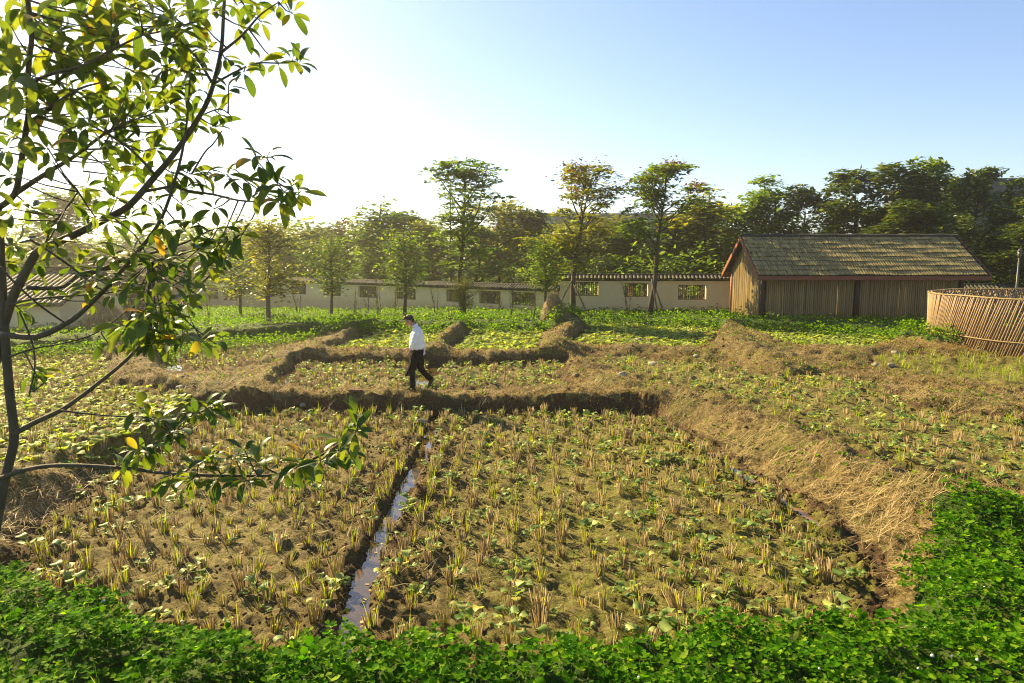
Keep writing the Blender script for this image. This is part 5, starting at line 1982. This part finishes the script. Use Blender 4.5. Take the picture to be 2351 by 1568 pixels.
BR = [  # polyline in the photograph, start radius, end radius (m), depth start, depth end
    ('trunk', [(-75, 1600), (-40, 1400), (0, 1160), (22, 1060), (33, 1000), (22, 900), (14, 800), (8, 700), (2, 600), (0, 540), (-5, 480)], 0.034, 0.022, 3.3, 3.2),
    ('limb', [(-10, 830), (4, 762), (28, 686), (51, 640), (73, 598), (94, 573), (171, 539), (248, 500), (299, 470), (355, 406), (385, 372), (427, 316), (457, 269), (479, 227), (496, 171), (509, 107), (513, 40), (518, -40)], 0.034, 0.009, 3.25, 3.1),
    ('limb', [(-30, 490), (0, 475), (34, 445), (47, 385), (60, 299), (66, 256), (64, 192), (68, 128), (73, 85), (64, 0), (60, -50)], 0.020, 0.012, 3.1, 2.7),
    ('branch', [(34, 445), (80, 415), (128, 385), (171, 359), (239, 308), (280, 285)], 0.019, 0.006, 3.1, 3.0),
    ('branch', [(68, 282), (120, 244), (180, 205), (230, 190)], 0.013, 0.004, 2.95, 2.75),
    ('branch', [(66, 200), (103, 175), (192, 150), (239, 124), (290, 98), (330, 80)], 0.011, 0.004, 2.85, 2.65),
    ('branch', [(487, 190), (449, 128), (415, 94), (400, 40)], 0.010, 0.003, 3.1, 3.0),
    ('branch', [(509, 120), (556, 81), (598, 34), (640, 5)], 0.010, 0.003, 3.1, 3.2),
    ('branch', [(492, 192), (547, 162), (590, 145), (641, 145), (680, 140)], 0.008, 0.003, 3.1, 3.2),
    ('branch', [(355, 400), (299, 342), (231, 299), (190, 280)], 0.010, 0.004, 3.15, 2.9),
    ('branch', [(330, 440), (400, 428), (427, 437), (492, 447), (547, 460), (598, 462), (650, 457), (675, 445)], 0.011, 0.003, 3.2, 3.3),
    ('branch', [(0, 767), (85, 773), (154, 741), (192, 713), (252, 653), (303, 594), (350, 536), (380, 480), (410, 385), (427, 299), (436, 192), (440, 130)], 0.022, 0.004, 3.2, 3.05),
    ('branch', [(62, 660), (110, 662), (150, 656), (192, 626), (299, 611), (363, 596), (420, 580)], 0.016, 0.005, 3.2, 3.35),
    ('branch', [(185, 640), (214, 626), (278, 600), (363, 577), (430, 555), (480, 530), (530, 520)], 0.012, 0.004, 3.25, 3.4),
    ('branch', [(32, 996), (80, 970), (140, 942), (180, 915), (223, 882), (295, 822), (359, 751), (419, 691), (479, 635), (520, 590), (550, 560)], 0.020, 0.004, 3.25, 3.45),
    ('branch', [(0, 1098), (60, 1078), (140, 1068), (279, 1074), (399, 1088), (559, 1092), (638, 1088), (698, 1062), (758, 1034), (800, 1000), (820, 970)], 0.017, 0.005, 3.25, 2.85),
    ('branch', [(255, 1073), (271, 1070), (319, 1042), (379, 1002), (419, 982), (470, 950)], 0.006, 0.003, 3.1, 3.2),
    ('branch', [(140, 942), (200, 950), (279, 956), (379, 958), (400, 955)], 0.007, 0.003, 3.2, 3.3),
    ('branch', [(0, 612), (40, 655), (90, 700), (140, 735), (150, 742)], 0.007, 0.006, 3.0, 3.2),
    ('branch', [(60, 545), (110, 575), (160, 610), (228, 662), (250, 668)], 0.008, 0.005, 3.05, 3.2),
    ('branch', [(20, 700), (70, 688), (150, 680), (250, 672), (330, 650), (400, 615), (470, 560), (500, 520)], 0.009, 0.003, 3.2, 3.4),
    ('branch', [(20, 820), (80, 800), (160, 785), (230, 760), (290, 715), (340, 680)], 0.006, 0.003, 3.1, 3.3),
    ('branch', [(45, 715), (75, 790), (80, 850), (70, 900), (100, 880)], 0.006, 0.004, 3.0, 2.9),
    ('branch', [(510, 300), (490, 330), (470, 350), (440, 400)], 0.004, 0.006, 3.1, 3.1),
    ('branch', [(470, 262), (505, 250), (530, 265)], 0.005, 0.003, 3.1, 3.1),
    ('branch', [(260, 500), (310, 540), (345, 600)], 0.006, 0.003, 3.2, 3.0),
    ('branch', [(100, 575), (120, 520), (150, 480), (180, 440)], 0.008, 0.004, 3.2, 2.9),
    ('branch', [(399, 1088), (380, 1095), (365, 1100)], 0.005, 0.003, 3.05, 3.0),
]
BRP = []
for nm, pl, r0, r1, d0, d1 in BR:
    n = len(pl)
    pts = [fgp(x_, y_, d0 + (d1 - d0) * i / (n - 1)) for i, (x_, y_) in enumerate(pl)]
    # smooth resampling
    P3 = []
    for i in range(n - 1):
        p0, p1, p2, p3 = pts[max(i - 1, 0)], pts[i], pts[i + 1], pts[min(i + 2, n - 1)]
        for s in range(3):
            t = s / 3
            P3.append(0.5 * ((2 * p1) + (p2 - p0) * t + (2 * p0 - 5 * p1 + 4 * p2 - p3) * t * t + (3 * p1 - p0 - 3 * p2 + p3) * t ** 3))
    P3.append(pts[-1])
    m = len(P3)
    r0, r1 = r0 * 0.68, r1 * 0.75
    MB().tube(P3, [r0 + (r1 - r0) * i / (m - 1) for i in range(m)], 8).build('trunk' if nm == 'trunk' else 'branch', M['barkfg'], fg, True)
    for i, p in enumerate(P3): BRP.append((p, i / (m - 1)))
ROS = [(15, 40), (55, 15), (95, 45), (150, 20), (140, 75), (200, 40), (255, 20), (240, 70), (300, 15), (310, 60), (350, 40), (390, 15), (400, 60), (440, 25), (450, 70), (490, 20), (545, 12), (590, 10), (640, 10), (672, 30), (560, 62), (600, 50),
       (20, 110), (30, 170), (110, 130), (190, 110), (210, 165), (270, 110), (300, 160), (345, 105), (370, 150), (410, 120), (440, 160), (470, 110), (520, 140), (560, 165), (598, 142), (640, 148), (672, 135), (690, 142), (80, 220), (130, 190), (165, 230), (235, 210), (290, 215), (340, 205), (390, 200), (430, 225), (480, 220), (505, 262), (525, 200),
       (25, 260), (60, 310), (110, 270), (150, 300), (200, 270), (250, 270), (300, 280), (350, 260), (390, 290), (330, 320), (280, 330), (450, 260), (497, 292),
       (20, 340), (25, 400), (110, 340), (200, 430), (250, 370), (230, 340), (310, 390), (360, 340), (400, 400), (440, 400), (480, 410), (520, 400), (560, 412), (592, 372), (612, 362), (640, 425), (672, 432), (690, 440), (655, 455),
       (30, 480), (80, 480), (120, 510), (180, 470), (220, 500), (270, 450), (300, 500), (350, 470), (380, 520), (420, 470), (450, 510), (490, 480), (530, 530), (555, 540), (500, 560), (460, 570), (600, 440), (640, 460),
       (40, 560), (20, 600), (90, 600), (130, 570), (170, 610), (220, 640), (260, 590), (300, 640), (350, 620), (400, 590), (440, 630), (480, 610), (515, 590), (60, 650), (110, 660), (200, 670), (270, 680), (330, 670), (400, 655),
       (30, 700), (310, 755), (340, 735), (370, 715), (400, 735), (430, 700), (450, 675), (300, 785), (350, 790), (420, 770), (465, 785), (495, 790), (250, 790), (390, 795), (440, 645), (340, 770), (380, 755),
       (395, 1112), (540, 1052), (560, 1030), (455, 1065), (480, 1048), (590, 1060), (655, 1088), (690, 1066), (735, 1058), (780, 1012), (812, 965), (820, 990), (800, 1040), (450, 945), (480, 935), (500, 945), (320, 935), (345, 960), (315, 1035), (335, 1045), (385, 995), (400, 985), (88, 868), (560, 1105), (500, 1100), (430, 1108), (370, 960), (285, 1075)]
fr_ = np.random.default_rng(404)
FLEAF = [leaf(0.145, 0.047, 0.35, 1.0, 0.35, 0.10, 6, 0.0, 0.55), leaf(0.13, 0.044, 0.2, 0.5, 0.25, 0.10, 6, 0.05, 0.58), leaf(0.15, 0.043, 0.5, 1.5, 0.3, 0.10, 6, 0.03, 0.5), leaf(0.115, 0.048, 0.1, 0.3, 0.45, 0.12, 6, 0.0, 0.6), leaf(0.14, 0.040, 0.3, 0.9, 0.15, 0.10, 6, -0.05, 0.55)]
FLEAF_ME = [mesh_np('leaf', *l, smooth=True) for l in FLEAF]
for me in FLEAF_ME: me.materials.append(M['fgleaf'])
lv_pos, lv_R, lv_k, lv_s = [], [], [], []
tw = MB()
bpos = np.array([p[:] for p, t in BRP])
for (x_, y_) in ROS:
    for rep in range(2 if (y_ < 800 and x_ < 480 and ((x_ + y_) % 3 < 2 or y_ < 300)) else 1):
        jx, jy = (0, 0) if rep == 0 else (fr_.normal(0, 30), fr_.normal(0, 30))
        dd = dep(x_, y_) + fr_.normal(0, 0.16)
        if y_ > 850: dd = 3.15 - 0.35 * max(0, x_ - 300) / 500 + fr_.normal(0, 0.04)
        p = fgp(x_ + jx, y_ + jy, dd)
        dist = np.linalg.norm((bpos - np.array(p[:])) * [1, 0.6, 1], axis=1)
        q = Vector(bpos[int(np.argmin(dist))])
        v = p - q
        L = v.length
        if L > 0.45:
            q = p - v.normalized() * 0.45
        if L > 0.03:
            mid = q.lerp(p, 0.5) + Vector((0, 0, -0.03 * min(L, 1)))
            tw.tube([q, mid, p], [0.0042, 0.003, 0.0024], 5)
        ax = (v.normalized() + Vector((0.25, 0, 0.25))).normalized() if L > 0.02 else Vector((0.6, 0, 0.5)).normalized()
        nl = int(fr_.integers(5, 8))
        if y_ > 850: nl += 2
        ux = ax.orthogonal().normalized()
        vx = ax.cross(ux)
        for i in range(nl):
            a = 2.4 * i + fr_.normal(0, 0.25)
            spread = fr_.uniform(0.75, 1.35)
            d_ = ax * math.cos(spread) + (ux * math.cos(a) + vx * math.sin(a)) * math.sin(spread)
            d_.z -= 0.22
            d_.normalize()
            up = Vector((0, 0, 1)) + ax * 0.3 + Vector(fr_.normal(0, 0.25, 3))
            yv = up.cross(d_).normalized()
            zv = d_.cross(yv)
            Rm = np.array([[d_.x, yv.x, zv.x], [d_.y, yv.y, zv.y], [d_.z, yv.z, zv.z]])
            lv_pos.append(np.array(p[:]) - np.array(ax[:]) * 0.012 * i * 0.6)
            lv_R.append(Rm)
            lv_k.append(int(fr_.integers(0, 5)))
            lv_s.append(fr_.uniform(0.50, 0.95) * (1.2 if x_ < 330 and y_ < 330 else 1.0))
tw.build('twig', M['barkfg'], fg, True)['kind'] = 'stuff'
lv_pos, lv_R, lv_k, lv_s = np.array(lv_pos), np.array(lv_R), np.array(lv_k), np.array(lv_s)
wp = lv_pos + np.array(FG[:])
camd = np.linalg.norm(wp - [0, 0, CAMZ], axis=1)
dx_ = CX + FPX * wp[:, 0] / (wp[:, 1] * math.cos(PITCH) - (wp[:, 2] - CAMZ) * math.sin(PITCH))
score = lv_s / camd - (dx_ < 5) * 10
order = np.argsort(-score)
for i in order[:300]:
    o = link('leaf', FLEAF_ME[lv_k[i]], None, fg)
    m4 = Matrix(lv_R[i].tolist()).to_4x4()
    m4.translation = Vector(lv_pos[i])
    o.matrix_local = m4 @ Matrix.Scale(float(lv_s[i]), 4)
rest_ = order[300:]
V1, F1 = scatter(FLEAF, lv_k[rest_], lv_pos[rest_], lv_R[rest_], lv_s[rest_])
o = link('leaves', mesh_np('leaves', V1, F1, True), M['fgleaf'], fg)
o['kind'] = 'stuff'

# ================================================================== PERSON
def remeshed(mb, name, vox, smooth_it=4):
    me0 = mb.mesh(name + '_raw')
    ob = bpy.data.objects.new(name + '_raw', me0)
    COL.objects.link(ob)
    md = ob.modifiers.new('r', 'REMESH')
    md.mode = 'VOXEL'
    md.voxel_size = vox
    sm = ob.modifiers.new('s', 'SMOOTH')
    sm.factor = 0.5
    sm.iterations = smooth_it
    dg = bpy.context.evaluated_depsgraph_get()
    me = bpy.data.meshes.new_from_object(ob.evaluated_get(dg))
    me.name = name
    bpy.data.objects.remove(ob)
    bpy.data.meshes.remove(me0)
    me.materials.clear()
    me.polygons.foreach_set('use_smooth', np.ones(len(me.polygons), dtype=bool))
    return me


def ring(c, rx, ry, tilt=0.0, n=20):
    """horizontal ellipse (rx along facing, ry across), tilted about the lateral axis"""
    c = Vector(c)
    out = []
    for k in range(n):
        a = 2 * math.pi * k / n
        out.append(c + Matrix.Rotation(tilt, 3, 'Y') @ Vector((rx * math.cos(a), ry * math.sin(a), 0)))
    return out


def make_person():
    # local frame: +x is the way he faces, +y his left, z up from the soles
    HT = Matrix.Rotation(0.42, 3, 'Y')        # head bowed
    hc = Vector((0.150, 0, 1.615))
    b = MB()
    b.ell(hc, (0.098, 0.076, 0.108), HT, 16, 12)
    b.ell(hc + HT @ Vector((0.035, 0, -0.075)), (0.062, 0.056, 0.058), HT, 12, 9)        # jaw
    b.ell(hc + HT @ Vector((0.072, 0, -0.118)), (0.022, 0.028, 0.02), HT)                 # chin
    b.ell(hc + HT @ Vector((0.088, 0, 0.012)), (0.016, 0.045, 0.014), HT)                 # brow
    b.rings([[hc + HT @ (Vector(p) + Vector((0, s * w, 0))) for p, w in (((0.088, 0, 0.01), .008), ((0.122, 0, -0.035), .015), ((0.09, 0, -0.045), .016))] for s in (-1, 1)])  # nose
    b.ell(hc + HT @ Vector((0.106, 0, -0.036)), (0.017, 0.018, 0.012), HT)
    b.ell(hc + HT @ Vector((0.090, 0, -0.072)), (0.014, 0.026, 0.012), HT)                # lips
    for s in (-1, 1):
        b.ell(hc + HT @ Vector((0.0, s * 0.078, -0.012)), (0.022, 0.012, 0.034), HT)      # ears
        b.ell(hc + HT @ Vector((0.055, s * 0.05, -0.035)), (0.03, 0.02, 0.026), HT)       # cheeks
    b.tube([(-0.01, 0, 1.38), (0.03, 0, 1.47), (0.105, 0, 1.56)], [0.075, 0.058, 0.055], 14)
    # trunk and legs under the clothes, so the body is one piece
    b.rings([ring((-0.04, 0, 0.86), 0.095, 0.14), ring((-0.03, 0, 1.0), 0.095, 0.14), ring((-0.03, 0, 1.2), 0.10, 0.15), ring((-0.03, 0, 1.35), 0.09, 0.16), ring((-0.01, 0, 1.43), 0.06, 0.10)])
    HIPL, KNL, ANL = (-0.04, 0.09, 0.88), (0.075, 0.10, 0.485), (0.075, 0.10, 0.09)
    HIPR, KNR, ANR = (-0.05, -0.09, 0.88), (-0.08, -0.10, 0.47), (-0.335, -0.10, 0.205)
    for hip, kn, an in ((HIPL, KNL, ANL), (HIPR, KNR, ANR)):
        b.tube([hip, kn, an], [0.075, 0.052, 0.036], 12)
    # arms
    arms = {1: [(-0.045, 0.175, 1.375), (-0.005, 0.235, 1.11), (0.105, 0.20, 0.905)], -1: [(-0.02, -0.175, 1.375), (0.05, -0.235, 1.13), (0.175, -0.17, 0.955)]}
    for s, (sh, el, wr) in arms.items():
        sh, el, wr = Vector(sh), Vector(el), Vector(wr)
        b.tube([sh, sh.lerp(el, .5), el, el.lerp(wr, .4), wr], [0.05, 0.046, 0.038, 0.036, 0.026], 12)
        d = (wr - el).normalized()
        hd = (d + Vector((0.15, -s * 0.15, -0.45))).normalized()       # the hand hangs down from the wrist
        side = hd.cross(Vector((0, s, 0))).normalized()                # across the palm
        nrm = side.cross(hd).normalized()
        pc = wr + hd * 0.05
        Mx = Matrix((hd, side, nrm)).transposed()
        b.ell(pc, (0.055, 0.040, 0.018), Mx, 12, 8)
        for f, (off, L) in enumerate(((-0.030, 0.062), (-0.010, 0.074), (0.010, 0.070), (0.028, 0.054))):
            p0 = pc + hd * 0.035 + side * off
            k1 = p0 + hd * L * 0.5 + nrm * 0.006 * s
            k2 = k1 + (hd * 0.8 - Vector((s * 0, s * 0.5, 0)) * 0.8 - nrm * 0.1).normalized() * L * 0.35
            k3 = k2 + (hd * 0.4 - Vector((0, s * 0.9, 0))).normalized() * L * 0.28
            b.tube([p0, k1, k2, k3], [0.0105, 0.010, 0.009, 0.0075], 8)
        t0 = wr + hd * 0.018 - side * 0.028
        b.tube([t0, t0 + (hd * 0.6 - side * 0.8).normalized() * 0.035, t0 + (hd * 0.6 - side * 0.8).normalized() * 0.035 + (hd * 0.95 - Vector((0, s * .4, 0))).normalized() * 0.034], [0.014, 0.012, 0.0085], 8)
    body = link('person', remeshed(b, 'person', 0.0065, 3), M['skin'])
    tag(body, 'man in a white shirt and black trousers walking along the front bank, looking down', 'person')
    # shirt
    s_ = MB()
    s_.rings([ring((-0.028, 0, 0.945), 0.150, 0.180, 0.08), ring((-0.03, 0, 0.975), 0.178, 0.200, 0.06), ring((-0.025, 0, 1.07), 0.176, 0.204), ring((-0.022, 0, 1.2), 0.165, 0.203), ring((-0.03, 0, 1.31), 0.145, 0.205),
              ring((-0.035, 0, 1.385), 0.112, 0.185), ring((-0.018, 0, 1.435), 0.085, 0.125, 0.2), ring((0.008, 0, 1.468), 0.068, 0.078, 0.35), ring((0.030, 0, 1.500), 0.064, 0.066, 0.5)])
    for s, (sh, el, wr) in arms.items():
        sh, el, wr = Vector(sh), Vector(el), Vector(wr)
        s_.tube([sh + Vector((0, -s * 0.03, 0.0)), sh.lerp(el, .25), sh.lerp(el, .6), el, el.lerp(wr, .35), el.lerp(wr, .62), el.lerp(wr, 0.68)], [0.072, 0.076, 0.074, 0.070, 0.068, 0.070, 0.062], 16)
    sm = remeshed(s_, 'shirt', 0.011, 3)
    for v in sm.vertices:       # cloth folds
        w = 0.006 * math.sin(v.co.z * 46 + 6 * math.sin(v.co.x * 17 + v.co.y * 9)) + 0.004 * math.sin(v.co.x * 60 + v.co.z * 31)
        v.co += v.normal * w
    link('shirt', sm, M['white'], body)
    c_ = MB()
    c_.rings([ring((0.024, 0, 1.478), 0.066, 0.070, 0.5), ring((0.036, 0, 1.512), 0.066, 0.066, 0.5), ring((0.036, 0, 1.512), 0.060, 0.060, 0.5), ring((0.024, 0, 1.478), 0.060, 0.064, 0.5)], False)
    link('collar', c_.mesh('collar', True), M['white'], body)
    # trousers
    t_ = MB()
    t_.rings([ring((-0.03, 0, 0.975), 0.142, 0.172), ring((-0.04, 0, 0.90), 0.142, 0.178), ring((-0.05, 0, 0.80), 0.125, 0.170), ring((-0.045, 0, 0.74), 0.08, 0.14)])
    t_.tube([(-0.04, 0.088, 0.88), (0.015, 0.095, 0.70), (0.075, 0.10, 0.485), (0.078, 0.10, 0.28), (0.07, 0.10, 0.075)], [0.105, 0.092, 0.074, 0.068, 0.070], 16)
    t_.tube([(-0.055, -0.088, 0.88), (-0.075, -0.095, 0.68), (-0.085, -0.10, 0.47), (-0.205, -0.10, 0.335), (-0.33, -0.10, 0.215)], [0.105, 0.092, 0.078, 0.070, 0.068], 16)
    tm = remeshed(t_, 'trousers', 0.011, 3)
    for v in tm.vertices:
        v.co += v.normal * (0.004 * math.sin(v.co.z * 40 + 5 * math.sin(v.co.x * 14)) if v.co.z < 0.9 else 0)
    link('trousers', tm, M['black'], body)
    # shoes: sole outline lofted upward
    def shoe(name, org, pitch_):
        mb = MB()
        Rm = Matrix.Rotation(pitch_, 3, 'Y')
        rows = [(-0.085, 0.030, 0.075), (-0.07, 0.040, 0.085), (-0.02, 0.040, 0.095), (0.04, 0.043, 0.075), (0.10, 0.048, 0.052), (0.15, 0.043, 0.042), (0.18, 0.026, 0.032)]
        rg_ = []
        for x_, w_, h_ in rows:
            rg_.append([Vector(org) + Rm @ Vector((x_, w_ * math.cos(a), max(0.0, h_ * 0.5 + h_ * 0.5 * math.sin(a) * 1.15))) for a in [2 * math.pi * k / 12 for k in range(12)]])
        mb.rings(rg_)
        return link(name, mb.mesh(name, True), M['shoe'], body)
    shoe('shoe', (0.095, 0.10, 0.0), 0.0)
    shoe('shoe', (-0.345, -0.10, 0.145), 0.95)
    # apron hanging in front of the thighs
    ap = MB()
    front, back_ = [], []
    for i in range(9):
        t = i / 8
        z = 0.955 - 0.64 * t
        x0 = 0.118 + 0.115 * t + 0.015 * math.sin(t * 9)
        row = []
        for j in range(11):
            u = -1 + 2 * j / 10
            row.append(Vector((x0 - 0.10 * u * u * (1 - 0.75 * t) + 0.018 * math.sin(u * 9 + 3 * t) * t, u * (0.165 + 0.05 * t), z + 0.03 * u * t)))
        front.append(row)
    V_ = [p for row in front for p in row] + [p + Vector((-0.010, 0, 0)) for row in front for p in row]
    o_ = 99
    F_ = []
    for i in range(8):
        for j in range(10):
            q = i * 11 + j
            F_.append((q, q + 1, q + 12, q + 11))
            F_.append((o_ + q, o_ + q + 11, o_ + q + 12, o_ + q + 1))
    for i in range(8):
        for j in (0, 10):
            q = i * 11 + j
            F_.append((q, q + 11, o_ + q + 11, o_ + q))
    for j in range(10):
        for i in (0, 8):
            q = i * 11 + j
            F_.append((q, q + 1, o_ + q + 1, o_ + q))
    ap.add(V_, F_)
    link('apron', ap.mesh('apron', True), M['black'], body)
    # white shirt tail hanging out at the back
    tl = MB()
    tl.rings([[Vector((-0.185, y_, 0.965)) for y_ in (0.01,)] + [Vector(p) for p in ((-0.20, 0.05, 0.90), (-0.215, 0.055, 0.83), (-0.175, 0.055, 0.805), (-0.165, 0.03, 0.90))],
              [Vector((-0.180, y_, 0.965)) for y_ in (-0.06,)] + [Vector(p) for p in ((-0.195, -0.06, 0.90), (-0.205, -0.055, 0.84), (-0.172, -0.055, 0.82), (-0.160, -0.06, 0.90))]])
    link('shirt_tail', tl.mesh('shirt_tail'), M['white'], body)
    # hair: cap over the skull with short sides and a longer top
    h_ = MB()
    h_.ell(hc + HT @ Vector((-0.014, 0, 0.030)), (0.098, 0.081, 0.098), HT, 18, 12)
    h_.ell(hc + HT @ Vector((0.045, 0, 0.085)), (0.072, 0.066, 0.040), HT, 14, 9)
    h_.ell(hc + HT @ Vector((0.092, 0.01, 0.075)), (0.026, 0.05, 0.026), HT, 12, 8)
    h_.ell(hc + HT @ Vector((-0.062, 0, -0.03)), (0.042, 0.062, 0.062), HT, 14, 9)
    hm = remeshed(h_, 'hair', 0.008, 1)
    HI = HT.inverted()
    bmh = bmesh.new()
    bmh.from_mesh(hm)
    dead = []
    for v in bmh.verts:
        l = HI @ (v.co - hc)
        if l.x > 0.035 and l.z < 0.05: dead.append(v)            # forehead and face stay clear
        elif l.x > -0.03 and l.z < -0.005: dead.append(v)        # ears and temples
        else: v.co += v.normal * (0.005 * math.sin(l.x * 160 + l.y * 40) + 0.003 * math.sin(l.y * 190))
    bmesh.ops.delete(bmh, geom=dead, context='VERTS')
    bmh.to_mesh(hm)
    bmh.free()
    link('hair', hm, M['hair'], body)
    for s in (-1, 1):
        ey = MB().ell(hc + HT @ Vector((0.084, s * 0.032, -0.008)), (0.008, 0.013, 0.006), HT)
        link('eye', ey.mesh('eye', True), M['hair'], body)
        eb = MB().ell(hc + HT @ Vector((0.094, s * 0.034, 0.016)), (0.007, 0.02, 0.004), HT)
        link('eyebrow', eb.mesh('eyebrow', True), M['hair'], body)
    return body


man = make_person()
mx, my = P(957, 893, 0.41)
# stand him on the bank: sole height is the mean ground under the front foot
fz = h1(mx - 0.15, my - 0.1)
man.location = (mx, my, fz + 0.005)
man.rotation_euler = (0, 0, math.pi - 0.06)

# ================================================================== HAZE
hz = MB().box((0, 62, 8.5), (300, 150, 22.0))
hm_ = bpy.data.materials.new('haze')
hm_.use_nodes = True
t = hm_.node_tree
t.nodes.remove(t.nodes['Principled BSDF'])
pv = N(t, 'VolumePrincipled')
pv.inputs['Color'].default_value = (1.0, 0.95, 0.85, 1)
pv.inputs['Density'].default_value = 0.0008
pv.inputs['Anisotropy'].default_value = 0.74
t.links.new(pv.outputs[0], t.nodes['Material Output'].inputs['Volume'])
o = hz.build('haze', hm_)
tag(o, 'thin sunlit haze hanging over the whole plot', 'haze', kind='stuff')
